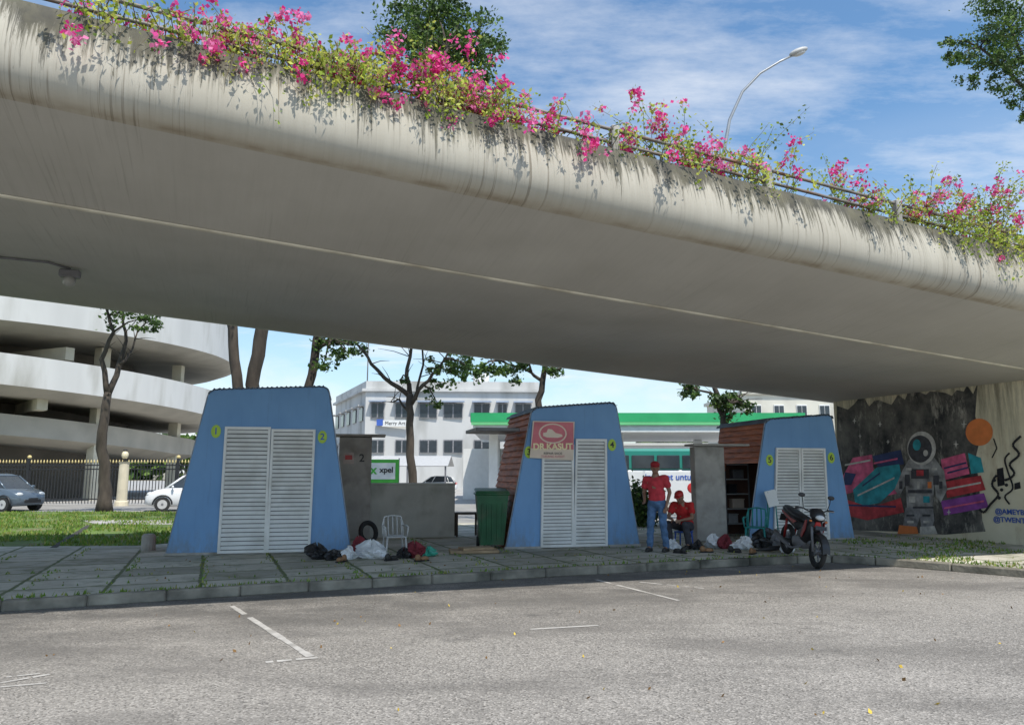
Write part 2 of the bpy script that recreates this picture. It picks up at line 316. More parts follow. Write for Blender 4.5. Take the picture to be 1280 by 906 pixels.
def leafmesh(name,P,size,mats,mi,parent=None,world=True,flat=0.0,aspect=.6):
    P=np.asarray(P,float); k=len(P); S=size*(.6+.8*rng.random(k))[:,None]
    a=rng.normal(size=(k,3)); a/=np.linalg.norm(a,axis=1)[:,None]
    q=rng.normal(size=(k,3)); q[:,2]*=(1-flat); b=np.cross(a,q); b/=np.linalg.norm(b,axis=1)[:,None]+1e-9
    nn=np.cross(a,b)
    V=np.stack([P-a*S,P+b*S*aspect+nn*S*.15,P+a*S,P-b*S*aspect+nn*S*.15],1).reshape(-1,3)
    if world and parent is not None:
        I=np.array(XF[parent.name].inverted()); V=V@I[:3,:3].T+I[:3,3]
    me=bpy.data.meshes.new(name); me.vertices.add(4*k); me.vertices.foreach_set('co',V.ravel())
    me.loops.add(4*k); me.loops.foreach_set('vertex_index',np.arange(4*k,dtype=np.int32))
    me.polygons.add(k); me.polygons.foreach_set('loop_start',np.arange(0,4*k,4,dtype=np.int32))
    for m in mats: me.materials.append(m)
    me.polygons.foreach_set('material_index',np.asarray(mi,dtype=np.int32)); me.update(calc_edges=True); me.validate()
    o=bpy.data.objects.new(name,me); C.objects.link(o)
    if parent is not None: o.parent=parent
    return o
# ================================================================ SETTING
ZP=.13
mb=MB(); mb.poly([(-900,-300,0),(900,-300,0),(900,1500,0),(-900,1500,0)],EARTH); struct(mb,'ground')
mb=MB(); mb.poly([(-60,-25,.004),(60,-25,.004),(60,15,.004),(-60,15,.004)],ROAD); struct(mb,'road')
mb=MB(); mb.poly([(-90,24,.004),(90,24,.004),(90,37,.004),(-90,37,.004)],pm('back_road_asphalt',(.28,.27,.25),.2,1,.9)); struct(mb,'back_road')
mb=MB(); mb.poly([(-90,37.1,.006),(90,37.1,.006),(90,140,.006),(-90,140,.006)],pm('forecourt_concrete',(.38,.37,.35),.15,.5,.9)); struct(mb,'forecourt')
KL=[(-24,.8),(-16,4.4),(-5.91,8.86),(-1.15,11.02),(2.2,12.35),(5.06,13.45),(5.7,13.55),(6.3,13.2),(7.15,12.4),(8.0,11.5),(10.5,9.8),(16,7.4),(30,4)]
KV=[Vector((x,y,0)) for x,y in KL]
mb=MB(); n=len(KV)
back=[Vector((30,24,0)),Vector((-5.9,22,0)),Vector((-6.6,16.6,0)),Vector((-7.6,15.4,0)),Vector((-24,14.4,0))]
inner=[]
for i,p in enumerate(KV):
    t=(KV[min(i+1,n-1)]-KV[max(i-1,0)]).normalized(); inner.append(p+Vector((-t.y,t.x,0))*.13)
loop=inner+back
mb.prism([(p.x,p.y) for p in loop],(0,0,0),(1,0,0),(0,1,0),(0,0,1),.0,ZP-.005,SLAB); struct(mb,'pavement')
mb=MB()
for i in range(n-1):
    a,b=KV[i],KV[i+1]; L=(b-a).length; k=max(1,round(L/.92)); t=(b-a).normalized(); rz=math.atan2(t.y,t.x)
    for j in range(k):
        w=L/k; c=a+t*(w*(j+.5))+Vector((-t.y,t.x,0))*.075
        mb.box((c.x,c.y,.062+random.uniform(-.007,.006)),(w-.006,.15,.14),KERB,rz=rz+random.uniform(-.015,.015),bev=.022)
struct(mb,'kerb')
LP=[(-45,14.2),(-24,14.45),(-7.7,15.45),(-6.7,16.7),(-6.0,22.1),(-6.5,25.5),(-12,28.5),(-45,28.5)]
mb=MB(); mb.prism(LP,(0,0,0),(1,0,0),(0,1,0),(0,0,1),0,ZP-.01,LAWN); struct(mb,'lawn')
pa=[G(62,684,ZP),G(71,684,ZP),G(116,656,ZP),G(108,656,ZP)]
mb=MB(); mb.poly([(p.x,p.y,ZP-.004) for p in pa],pm('drain_dark_earth',(.05,.048,.04),.3,4,.9)); struct(mb,'drain')
mb=MB(); mb.poly([(p.x,p.y,ZP-.002) for p in [G(122,655,ZP),G(215,655,ZP),G(215,649,ZP),G(100,650,ZP)]],CONC); struct(mb,'path')
def inpoly(x,y,P):
    c=False; j=len(P)-1
    for i in range(len(P)):
        if (P[i][1]>y)!=(P[j][1]>y) and x<(P[j][0]-P[i][0])*(y-P[i][1])/(P[j][1]-P[i][1])+P[i][0]: c=not c
        j=i
    return c
V=[];Fa=[];MI=[]
def blade(x,y,z,h):
    a=random.uniform(0,6.28); w=.012+h*.12; dx,dy=math.cos(a)*w,math.sin(a)*w; k=len(V); lx,ly=random.uniform(-.5,.5)*h,random.uniform(-.5,.5)*h
    V.extend([(x-dx,y-dy,z),(x+dx,y+dy,z),(x+lx,y+ly,z+h)]); Fa.append((k,k+1,k+2)); MI.append(0 if random.random()<.7 else 1)
c=0
PD=[(p.x,p.y) for p in pa]
while c<26000:
    y=14.5+13.8*random.random()**1.5; x=random.uniform(-24,-6)
    if inpoly(x,y,LP) and not inpoly(x,y,PD) and math.sin(x*1.7+y)*math.sin(y*1.3-x*.6)>-.75+random.random()*.5 : blade(x,y,ZP-.012,random.uniform(.03,.10)); c+=1
t22=R(22); LPV=[(p.x,p.y) for p in loop]
for _ in range(11000):
    i=random.randint(-16,22); j=random.randint(-2,16)
    if random.random()<.5: U,W=i*1.05+random.gauss(0,.035),random.uniform(7,17)
    else: U,W=random.uniform(-14,18),j*.82+random.gauss(0,.035)
    if math.sin(U*2.1)*math.cos(W*1.7+i)<-.1: continue
    x=U*math.cos(t22)-W*math.sin(t22); y=U*math.sin(t22)+W*math.cos(t22)
    if inpoly(x,y,LPV): blade(x,y,ZP-.006,random.uniform(.015,.05))
for i in range(1,n-2):
    a,b=KV[i],KV[i+1]
    for _ in range(int((b-a).length*45)):
        p=a.lerp(b,random.random())+Vector((0,random.gauss(.17,.04),0)); blade(p.x,p.y,ZP-.01,random.uniform(.02,.07))
for _ in range(7500):
    x=random.uniform(7,15); y=random.uniform(10,17)
    if inpoly(x,y,LPV) and math.sin(x*2)*math.cos(y*1.9)>-.1: blade(x,y,ZP-.006,random.uniform(.015,.07))
me=bpy.data.meshes.new('grass'); me.from_pydata(V,[],Fa); me.materials.append(GRASS); me.materials.append(GRASS2); me.polygons.foreach_set('material_index',MI)
o=bpy.data.objects.new('grass',me); C.objects.link(o); tag(o,'short green grass on the lawn and in the paving joints','grass',kind='stuff')
P=[];
for _ in range(220):
    x=random.uniform(-7,9); y=random.uniform(4,13.6); P.append((x,y,.016 if not inpoly(x,y,LPV) else ZP+.012))
o=leafmesh('fallen_leaves',P,.018,[pm('fallen_leaf_yellow',(.60,.42,.06),.3,5,.8),pm('fallen_leaf_brown',(.22,.12,.04),.3,5,.8)],[int(random.random()<.6) for _ in P]); tag(o,'small yellow and brown fallen leaves scattered on the road','leaves',kind='stuff')
MARK=pm('worn_white_line',(.46,.44,.41),.2,9,.85,dirt=(.25,.235,.21),dscale=2.2)
mb=MB()
def line(p,q,w,z=.008):
    a=G(*p,z);b=G(*q,z); t=(b-a).normalized(); s=Vector((-t.y,t.x,0))*w/2; N_=14
    for i in range(N_):
        if random.random()<.14: continue
        k=.7+.3*random.random(); c0=a.lerp(b,i/N_); c1=a.lerp(b,(i+1)/N_); mb.poly([c0-s*k,c1-s*k,c1+s*k,c0+s*k],MARK)
line((290,757),(388,820),.08); line((397,821),(332,827),.07,.0085); line((662,786),(748,781),.06); line((745,724),(848,750),.07); line((800,727),(880,735),.06)
line((0,853),(62,842),.05); line((0,858),(58,853),.04); line((5,846),(50,841),.04)
struct(mb,'road_markings')
# ================================================================ BRIDGE
prof=[(8.3,3.75),(8.25,4.13),(7.52,4.2),(7.44,4.15),(7.39,4.02),(7.34,3.88),(7.30,3.74),(7.275,3.6),(7.28,3.48),(7.31,3.38),(7.37,3.30),(7.45,3.25),(7.56,3.226),(9.44,2.9),(15.4,2.9),(17.3,3.226),(17.44,3.27),(17.53,3.4),(17.55,3.6),(17.45,4.1),(17.35,4.2),(16.6,4.13),(16.55,3.75)]
arc=[0]*len(prof)
for i in range(3,len(prof)): arc[i]=arc[i-1]+math.dist(prof[i],prof[i-1])
a15=arc[15]; A15=list(arc)
for i in range(15,len(prof)): arc[i]=max(0.0,1.15-(A15[i]-a15))
br=thing('road_overpass','long grey concrete road overpass with rain stained curved edge crossing overhead','bridge',(0,0,0))
S0,S1=-34,42
ss=[S0+i*2 for i in range(int((S1-S0)/2)+1)]
vs=[];uv=[];uvn=[]
for s_ in ss:
    for i,(a,b) in enumerate(prof): vs.append(BP(s_,a,b)); uv.append((s_,arc[i])); uvn.append((s_,A15[i]))
L=len(prof)
def bpart(name,idx,mat,uvs):
    mb=MB()
    for i in idx:
        mb.add(vs,[(k*L+i,k*L+i+1,(k+1)*L+i+1,(k+1)*L+i) for k in range(len(ss)-1)],mat,2<=i<=11 or 15<=i<=18,uvs)
    o=mb.build(name,br)
    bm=bmesh.new(); bm.from_mesh(o.data); bmesh.ops.remove_doubles(bm,verts=bm.verts,dist=.0005)
    bmesh.ops.delete(bm,geom=[v for v in bm.verts if not v.link_faces],context='VERTS'); bmesh.ops.recalc_face_normals(bm,faces=bm.faces); bm.to_mesh(o.data); bm.free()
bpart('near_parapet',range(0,12),BR,uv); bpart('underside',range(12,15),BRU,uvn); bpart('far_parapet',range(15,L-1),BR,uv)
mb=MB(); mb.add([BP(S0,8.3,3.75),BP(S1,8.3,3.75),BP(S1,16.55,3.75),BP(S0,16.55,3.75)],[(0,1,2,3)],ROAD); mb.build('deck_surface',br)
STRIP=pm('pale_drip_edge',(.70,.66,.55),.15,2,.9,dirt=(.42,.38,.30),dscale=1.5)
mb=MB()
q=[(9.405,2.901),(9.41,2.879),(9.47,2.879),(9.475,2.899)]
mb.add([BP(S0,a,b) for a,b in q]+[BP(S1,a,b) for a,b in q],[(0,1,5,4),(1,2,6,5),(2,3,7,6)],STRIP)
mb.build('drip_edge',br)
rl=thing('parapet_railing','rusty twin pipe railing on grey posts along the overpass edge','railing',tuple(BP(0,7.7,4.19)))
RAIL=pm('rusty_grey_pipe',(.20,.18,.16),.35,6,.6,metal=.3,dirt=(.22,.10,.05),dscale=4)
s0r,s1r=-20,30
for zz in (.14,.31):
    mb=MB(); mb.tube([BP(s0r+i,7.62,4.19+zz) for i in range(s1r-s0r+1)],.022,RAIL,8); mb.build('rail',rl,True)
for i in range(20):
    s_=s_at(768,7.62,4.3)+(i-9)*2.35
    p=BP(s_,7.62,4.19); mb=MB(); mb.box((p.x,p.y,p.z+.16),(.10,.10,.40),CONC,rz=R(21.4),bev=.012); mb.build('post',rl,True)
SW=15.36
ab=thing('bridge_abutment_wall','stained cream end wall under the overpass painted with a dark space mural','wall',tuple(DH*SW+NH*12))
mb=MB()
def wp(t,z,s=SW): p=DH*s+NH*t; return Vector((p.x,p.y,z))
top=lambda s:H+2.9+GR*s+.05
fr=[wp(15.38,0),wp(7.6,0),wp(7.6,H+3.25+GR*SW),wp(9.44,top(SW)),wp(15.38,top(SW))]; uvf=[((15.38-a)/1,b) for a,b in ((15.38,0),(7.6,0),(7.6,1.1),(9.44,1),(15.38,1))]
mb.add(fr,[(0,1,2,3,4)],WALLM,False,uvf)
mb.add([wp(15.38,0),wp(15.38,0)+DH*26,wp(15.38,3)+DH*26,wp(15.38,top(SW))],[(0,1,2,3)],WALLM,False,[(0,0),(26,0),(26,1),(0,1)])
mb.add([wp(7.6,0),wp(7.6,0)+DH*26,wp(7.6,3)+DH*26,wp(7.6,top(SW)+.2)],[(0,1,2,3)],WALLM,False,[(0,0),(26,0),(26,1),(0,1)])
mb.build('wall_face',ab,True)
def Mp(px,py,k=1):
    d=ray(px,py); s=SW-.004*k; t=s/d.dot(DH); p=d*t; return Vector((p.x,p.y,p.z+H))
def circ(cx,cy,rx,ry=None,n=24,a0=0,a1=360): ry=ry or rx; return [(cx+rx*math.cos(R(a0+(a1-a0)*i/n)),cy+ry*math.sin(R(a0+(a1-a0)*i/n))) for i in range(n)]
mu=MB()
def mp(pts,m,k): mu.poly([Mp(x,y,k) for x,y in pts],m)
NAVY=pm('mural_navy',(.03,.05,.15),.3,6,.7); MTEAL=pm('mural_teal',(.03,.33,.39),.35,5,.7); MPUR=pm('mural_purple',(.28,.07,.34),.35,5,.7); MGR=pm('mural_grey',(.26,.26,.27),.4,9,.7); MWH=pm('mural_white',(.60,.58,.54),.3,7,.7); MDG=pm('mural_dark_grey',(.07,.07,.08),.3,9,.7); SUIT=pm('mural_suit_grey',(.33,.325,.32),.6,5,.7); MRED=pm('mural_red',(.50,.05,.06),.4,5,.7); MPINK=pm('mural_pink',(.74,.13,.26),.4,5,.7)
rag=[(1046,662),(1046,507)]; x=1046
while x<1222: x+=random.uniform(4,10); rag.append((x,505+random.uniform(-12,8)-(x-1046)*.09))
rag+= [(1219,520),(1226,545),(1220,570),(1224,610),(1228,650),(1232,664),(1180,668),(1120,664)]
mp(rag,WASH,1)
blk=[([(1052,598),(1066,572),(1090,568),(1092,590),(1076,612),(1056,618)],MPINK),([(1066,612),(1096,584),(1124,580),(1128,602),(1100,628),(1070,634)],MTEAL),([(1052,622),(1088,634),(1126,622),(1130,640),(1084,650),(1050,642)],MRED),([(1090,570),(1126,562),(1130,580),(1098,584)],NAVY),
([(1176,574),(1206,566),(1212,592),(1180,600)],MPINK),([(1180,602),(1226,594),(1232,612),(1184,622)],MRED),([(1210,566),(1226,572),(1230,590),(1214,592)],MTEAL),([(1176,626),(1230,616),(1236,634),(1180,644)],MPUR),([(1056,590),(1070,592),(1064,606),(1054,606)],NAVY),([(1104,606),(1122,602),(1124,616),(1106,620)],MPINK)]
for i,(p,m) in enumerate(blk): mp(p,m,2+(i%3))
for (a,b,c_,d,m) in ((1056,580,1088,574,MWH),(1072,618,1118,596,MWH),(1180,584,1208,577,NAVY),(1184,610,1226,602,MWH),(1180,634,1230,625,MPINK),(1060,630,1120,632,NAVY),(1184,590,1210,583,NAVY),(1092,578,1122,572,MPINK),(1078,606,1100,590,NAVY)):
    mp([(a,b),(c_,d),(c_,d+2.2),(a,b+2.2)],m,5)
mp([(1128,588),(1136,574),(1168,572),(1180,588),(1184,612),(1176,628),(1170,620),(1168,604),(1166,634),(1134,636),(1132,606),(1124,620),(1118,612)],SUIT,6)
mp([(1132,634),(1166,632),(1168,650),(1164,662),(1152,662),(1150,646),(1144,664),(1128,662),(1130,648)],MGR,7)
mp([(1124,656),(1146,658),(1148,667),(1122,667)],ORANGE,8); mp([(1150,658),(1168,657),(1172,667),(1150,668)],MWH,8)
mp(circ(1152,560,18,21),MWH,8); mp(circ(1150,561,15,17),MDG,9); mp(circ(1146,556,5,7),MTEAL,10); mp(circ(1157,566,3,4),MWH,10)
for (cx,cy,w,h,m) in ((1150,592,22,12,MDG),(1150,591,9,7,MRED),(1134,600,6,14,MDG),(1170,600,7,12,MDG),(1150,614,30,4,MDG),(1140,624,8,8,MWH),(1158,624,8,8,MTEAL),(1162,606,5,8,ORANGE),(1138,644,10,2.5,MDG),(1158,644,10,2.5,MDG),(1126,606,4,10,MDG),(1176,606,4,9,MDG),(1148,606,3,9,MWH),(1154,634,26,2.5,MDG),(1136,586,7,3,MWH),(1168,586,7,3,MWH),(1138,652,8,3,MWH),(1158,652,8,3,MWH)):
    mp([(cx-w/2,cy-h/2),(cx+w/2,cy-h/2),(cx+w/2,cy+h/2),(cx-w/2,cy+h/2)],m,11 if m!=MRED else 12)
mp(circ(1224,540,17,17,28),ORANGE,2)
for x,y in ((1075,545),(1100,530),(1195,555),(1205,530),(1110,552),(1068,526),(1186,640),(1240,605)):
    s_=random.uniform(2,4); mp([(x-s_,y),(x,y-1),(x+s_,y),(x,y+1)],MWH,12); mp([(x-1,y),(x,y-s_*1.5),(x+1,y),(x,y+s_*1.5)],MWH,13)
def squig(pts,w,m,k):
    for (a,b),(c_,d) in zip(pts,pts[1:]):
        L_=math.hypot(c_-a,d-b); nx,ny=-(d-b)/L_*w,(c_-a)/L_*w; mp([(a-nx,b-ny),(c_-nx,d-ny),(c_+nx,d+ny),(a+nx,b+ny)],m,k); k+=.3
def bez(P,n=5):
    out=[]
    for i in range(len(P)-1):
        p0,p1,p2,p3=P[max(i-1,0)],P[i],P[i+1],P[min(i+2,len(P)-1)]
        for j in range(n):
            t=j/n; out.append(tuple(.5*((2*p1[k])+(-p0[k]+p2[k])*t+(2*p0[k]-5*p1[k]+4*p2[k]-p3[k])*t*t+(-p0[k]+3*p1[k]-3*p2[k]+p3[k])*t**3) for k in (0,1)))
    return out+[P[-1]]
squig(bez([(1276,545),(1266,556),(1274,568),(1262,580),(1268,592),(1256,600),(1246,594),(1240,606),(1248,618),(1238,630),(1230,640),(1224,636)],4),1.5,BLACK,8)
squig(bez([(1262,566),(1256,574),(1260,590),(1266,610),(1256,620),(1262,630)],4),1.1,BLACK,4)
squig([(1240,572),(1246,560),(1242,548)],.8,BLACK,3)
mp([(1246,586),(1254,584),(1256,606),(1247,608)],BLACK,2); mp([(1268,604),(1275,602),(1276,610),(1268,612)],BLACK,2)
for i,(x,y) in enumerate(((1252,612),(1249,622),(1258,606),(1243,600))): mp(circ(x,y,2.2,2.2,10),BLACK,24+i*.3)
mu.build('mural',ab,True)
for s_,px,py in (('@AMEYBLS',1266,640),('@TWENTY',1264,650)):
    p=Mp(px,py,4); text(s_,.15,BLUEP,'painted_signature',ab,p,(R(90),0,math.atan2(-.931,.365)),ext=.002,bold=.003,world=True)
f0=SOF(0,322,.03);f1=SOF(60,328,.03);f2=SOF(88,336,.03)
f3=SOF(-60,315,.03)
fx=thing('soffit_lamp','small grey caged lamp and conduit fixed under the overpass at left','lamp',tuple(f2))
mb=MB(); mb.tube([f3,f0,f1,f2],.018,GREY,6); mb.build('conduit',fx,True)
mb=MB(); mb.box(f2-Vector((0,0,.08)),(.28,.14,.12),GREY,rz=.4,bev=.02); mb.build('housing',fx,True)
mb=MB(); mb.ell(f2-Vector((0,0,.19)),(.09,.09,.09),pm('lamp_glass_dull',(.35,.35,.33),.1,5,.2)); mb.build('lamp_globe',fx,True)
# ================================================================ BOUGAINVILLEA
def bush(px0,px1,hpx,dens,pink,label,hang=.3,drop=1.0):
    s0=s_at(px0,7.6,4.3); s1=s_at(px1,7.6,4.3); p0=BP((s0+s1)/2,7.85,4.12)
    t=thing('bougainvillea_shrub',label,'shrub',tuple(p0),group='bougainvillea along the overpass parapet'); st=MB(); LV=[];LM=[];BV=[];BM=[]
    ns=int((s1-s0)*dens); wid=(s1-s0)/2; mid=(s0+s1)/2
    ncl=max(3,int((s1-s0)*2.2)); cl=[s0+(s1-s0)*(i+random.random())/ncl for i in range(ncl)]
    for k in range(ns):
        s_=min(s1+.1,max(s0-.1,random.gauss(random.choice(cl),.24))); e=max(.35,(1-.45*abs((s_-mid)/wid)**2)*(.85+.25*math.sin(s_*4.1))); base=BP(s_,random.uniform(7.6,8.0),4.1)
        d=math.hypot(base.x,base.y); hm=hpx*d/F*e*random.uniform(.4,1.15)
        dr=DH*random.gauss(0,.55)+NH*random.uniform(-.8,.35)
        hng=random.random()<hang
        pts=[base]; L_=hm; dd=random.uniform(.2,1.2)**1.5*e*drop
        for j in range(1,7):
            q=j/6
            if hng: pts.append(base+dr*.12*q+NH*(-.54*math.sin(min(1.57,q*2.2)))+Vector((0,0,.30*math.sin(min(3.14,q*3.4))-.62*q*q*dd))+DH*random.gauss(0,.04))
            else: pts.append(base+dr*L_*.8*q**1.5+Vector((0,0,L_*(1.2*q-.3*q*q)))+Vector((random.gauss(0,.018),random.gauss(0,.018),0)))
        st.tube(pts,[.006,.0055,.005,.004,.0035,.003,.002],STEM,4,False)
        nl=int(30*(.5+min(L_,1.2))); sd_=random.choices([0,1,2],[4,6,1])[0]
        for _ in range(nl):
            q=random.random()**.8*5.999; a=int(q); p=pts[a].lerp(pts[a+1],q-a)+Vector((random.gauss(0,.045),random.gauss(0,.045),random.gauss(0,.045)))
            LV.append(p); LM.append(sd_ if random.random()<.6 else random.choices([0,1,2],[4,4,2])[0])
        if random.random()<pink and not (hng and random.random()<.7):
            for c_ in range(random.randint(1,4)):
                q=min(5.99,5.99-random.random()**1.4*3.0); a=int(q); cc=pts[a].lerp(pts[a+1],q-a)+Vector((random.gauss(0,.05),random.gauss(0,.05),random.gauss(0.02,.05)))
                w=random.choices([0,1,2],[4,3,3])[0]
                for _ in range(random.randint(8,24)):
                    BV.append(cc+Vector((random.gauss(0,.038),random.gauss(0,.038),random.gauss(0,.034)))); BM.append(w if random.random()<.7 else random.randint(0,2))
    st.build('stems',t,True); leafmesh('foliage',LV,.026,BLEAF,LM,t); leafmesh('blossoms',BV,.025,BRACT,BM,t,aspect=.8)
bush(60,250,60,34,.40,'sparse pink bougainvillea trailing over the overpass edge at far left',.4,.7)
bush(220,440,88,56,.42,'pale green bougainvillea with scattered pink bracts second from the left',.34,.9)
bush(385,560,105,62,.40,'tall yellow green bougainvillea beside the dark tree crown',.26,.7)
bush(520,648,118,66,.75,'densest bright magenta bougainvillea mass ending at the bare railing',.2,.4)
bush(688,768,62,30,.5,'low pink bougainvillea just right of the bare railing gap',.3,.5)
bush(790,893,112,36,.62,'rounded pink bougainvillea just left of the street lamp arm',.18,.35)
bush(888,1012,102,27,.5,'pink bougainvillea under the street lamp',.16,.3)
bush(1050,1150,92,30,.30,'mostly green bougainvillea with few pink bracts right of a post',.16,.3)
bush(1145,1310,98,46,.28,'yellow green bougainvillea at the far right end of the railing',.32,.9)
# ================================================================ TREES
def tree(label,Y,trunks,branches,clumps,name='roadside_tree',lsize=.07,base=None,ground=0.0,density=1.0,group='roadside trees'):
    b=base or trunks[0][0]; p0=A(b[0],b[1],Y); root=thing(name,label,'tree',(p0.x,Y,ground),group=group)
    def cv(L_,dy=0):
        return [A(q[0],q[1],Y+dy*i/len(L_)) for i,q in enumerate(L_)],[q[2] for q in L_]
    for tr in trunks:
        mb=MB(); pts,rs=cv(tr); 
        if pts[0].z>ground: pts=[Vector((pts[0].x,Y,ground-.05))]+pts; rs=[rs[0]*1.25]+rs
        P2=[pts[0]];R2=[rs[0]*1.15]
        for i in range(len(pts)-1):
            for q in (.33,.66,1): P2.append(pts[i].lerp(pts[i+1],q)+Vector((random.gauss(0,1),random.gauss(0,1),0))*rs[i]*.18); R2.append(rs[i]+(rs[i+1]-rs[i])*q)
        mb.tube(P2,R2,BARK,10); mb.build('trunk',root,True)
    tips=[]
    mb=MB()
    for bl in branches:
        pts,rs=cv(bl,random.uniform(-1.5,1.5)); P2=[pts[0]];R2=[rs[0]]
        for i in range(len(pts)-1):
            for q in (.33,.66,1): P2.append(pts[i].lerp(pts[i+1],q)+Vector((random.gauss(0,.03),random.gauss(0,.03),random.gauss(0,.03)))); R2.append(rs[i]+(rs[i+1]-rs[i])*q)
        mb.tube(P2,R2,BARK,7); tips+=P2[2:]
        for _ in range(5):
            a=random.choice(P2[2:]); d=Vector((random.gauss(0,.5),random.gauss(0,.5),random.uniform(-.1,.8))); mb.tube([a,a+d*.5+Vector((0,0,.05)),a+d],[.02,.013,.005],BARK,5)
    tips+= [A(q[0],q[1],Y) for tr in trunks for q in tr[-1:]]
    LV=[];LM=[]
    for (px,py,r,k) in clumps:
        c=A(px,py,Y+random.uniform(-.8,.8)*min(r,2)); near=min(tips,key=lambda q:(q-c).length); 
        mb.tube([near,near.lerp(c,.5)+Vector((0,0,.12)),c],[.05,.03,.012],BARK,6)
        sub=max(3,int(k*density/45))
        for _ in range(sub):
            d=Vector((random.gauss(0,1),random.gauss(0,1),random.gauss(0,.75))); d=d.normalized()*random.random()**.45*r
            sc=c+d; mb.tube([c.lerp(sc,.1),sc],[.012,.004],BARK,4,False); w=random.choices([0,1,2],[4,4,2])[0]; sr=random.uniform(.12,.32)*max(.8,min(1.8,r))
            for _ in range(int(k*density/sub)):
                q=Vector((random.gauss(0,1),random.gauss(0,1),random.gauss(0,.7))); LV.append(sc+q*sr*.6); LM.append(w if random.random()<.6 else random.randint(0,2))
    mb.build('branches',root,True); leafmesh('crown',LV,lsize,LEAF,LM,root); return root
tree('small slender tree with forked trunk standing on the lawn at left',29,[[(130,640,.30),(131,600,.22),(130,540,.19),(134,490,.15)]],[[(134,492,.12),(128,450,.09),(140,415,.07),(133,385,.05)],[(134,495,.13),(150,455,.10),(158,425,.07),(154,398,.05),(156,370,.03)],[(150,455,.06),(166,440,.04),(172,415,.03)]],[(150,392,.6,260),(178,398,.8,420),(135,398,.5,160),(192,400,.4,160),(128,330,2,1500),(175,345,1.8,1200)],ground=.1)
tree('thick trunked tree with twin stems rising just behind the first blue kiosk',21,[[(318,690,.22),(318,560,.2),(320,480,.19),(325,425,.19),(332,360,.17)],[(300,690,.18),(302,520,.16),(296,470,.15),(291,410,.14),(284,350,.12)]],[[(325,425,.1),(345,340,.08),(360,280,.05)],[(291,410,.08),(270,330,.06)]],[(300,250,2.2,1800),(380,230,2.2,1800),(250,260,1.8,1200)],base=(312,690))
tree('leaning dark trunk tree with leafy lower twigs right of the twin stemmed tree',22,[[(372,690,.15),(374,560,.14),(384,490,.13),(398,425,.13),(412,350,.1)]],[[(398,435,.05),(420,425,.03),(436,430,.015)],[(412,360,.08),(460,250,.05)],[(412,350,.08),(520,130,.05),(560,60,.04)]],[(412,430,.35,220),(432,438,.35,240),(428,424,.3,200),(405,455,.25,120),(440,300,1.6,1200),(560,70,1.5,2600),(520,40,1.4,2200),(590,55,1.1,1800),(545,15,1.4,2200),(600,120,.8,900)],base=(372,690))
tree('open branched tree in front of the white building with leaves along its crown',27,[[(515,640,.17),(515,590,.16),(512,530,.14),(512,492,.13)]],[[(512,495,.1),(490,478,.08),(465,455,.06),(446,430,.04),(432,400,.03)],[(512,492,.1),(510,460,.07),(516,420,.05)],[(514,505,.09),(530,480,.07),(548,462,.05),(560,440,.03)],[(513,520,.05),(500,500,.04),(488,502,.02)],[(520,500,.05),(528,455,.04),(526,420,.03)]],[(555,462,.75,520),(575,455,.6,320),(540,475,.5,220),(452,440,.3,100),(590,462,.5,200),(545,500,.3,110),(500,475,.25,60),(520,350,2,1400),(600,380,1.6,1200)],base=(515,640))
tree('tree rising behind the middle kiosk with leafy branches under the overpass',24,[[(676,640,.13),(675,540,.12),(674,500,.11),(680,465,.09),(684,440,.08)]],[[(676,475,.06),(655,462,.04),(625,450,.03)],[(680,465,.05),(700,460,.03)]],[(612,458,.5,300),(640,462,.45,240),(598,462,.3,140),(690,463,.35,160),(660,455,.3,120),(690,350,2,1400)],base=(676,640))
tree('tree with drooping dark leaves between the middle and right kiosks',25,[[(903,640,.12),(903,560,.11),(902,520,.1),(896,495,.09),(888,470,.07)]],[[(900,505,.06),(920,496,.04),(930,500,.02)],[(896,495,.05),(870,486,.03),(858,486,.02)],[(902,520,.05),(912,505,.03)]],[(918,502,.5,420),(900,498,.4,260),(872,488,.4,260),(858,486,.25,140),(930,506,.3,180),(908,515,.3,140),(890,400,1.8,1200)],base=(903,640))
tree('large dark crowned tree beyond the overpass in the upper right corner',30,[[(1330,640,.3),(1330,300,.25),(1320,150,.2)]],[[(1320,180,.12),(1280,110,.08),(1225,60,.05)],[(1320,150,.1),(1260,30,.06)]],[(1235,50,1.3,1500),(1262,20,1.4,1500),(1270,100,1.0,900),(1278,140,.6,450),(1200,70,.7,600),(1215,100,.5,250),(1255,75,.9,800),(1300,60,2,2000),(1245,-10,1.2,900),(1188,50,.35,160)],base=(1330,640))
def shrub(px,py,Y,r,k,label):
    p=A(px,py,Y); t=thing('leafy_shrub',label,'shrub',(p.x,Y,0)); mb=MB(); LV=[];LM=[]
    for _ in range(14):
        d=Vector((random.gauss(0,.5)*r,random.gauss(0,.5)*r,random.uniform(.4,1.0)*(p.z+r*.5))); mb.tube([(p.x,Y,0),(p.x+d.x*.4,Y+d.y*.4,d.z*.5),(p.x+d.x,Y+d.y,d.z)],[.02,.015,.006],BARK,5)
        for _ in range(k//14): LV.append(Vector((p.x,Y,0))+Vector((d.x,d.y,d.z*random.uniform(.3,1)))+Vector((random.gauss(0,.16),random.gauss(0,.16),random.gauss(0,.14)))); LM.append(random.randint(0,2) if random.random()<.5 else 0)
    mb.build('stems',t,True); leafmesh('foliage',LV,.06,LEAF,LM,t)
shrub(800,612,21,.5,2200,'dark leafy shrub behind the standing man')
LV=[];LM=[]
for _ in range(26000):
    x=random.uniform(-170,190); hgt=5+3*math.sin(x*.07)+2.5*math.sin(x*.19+1)+1.5*math.sin(x*.5); LV.append((x,random.uniform(150,160),random.random()**.6*hgt)); LM.append(int(2.9*abs(math.sin(x*.8+LV[-1][2]))))
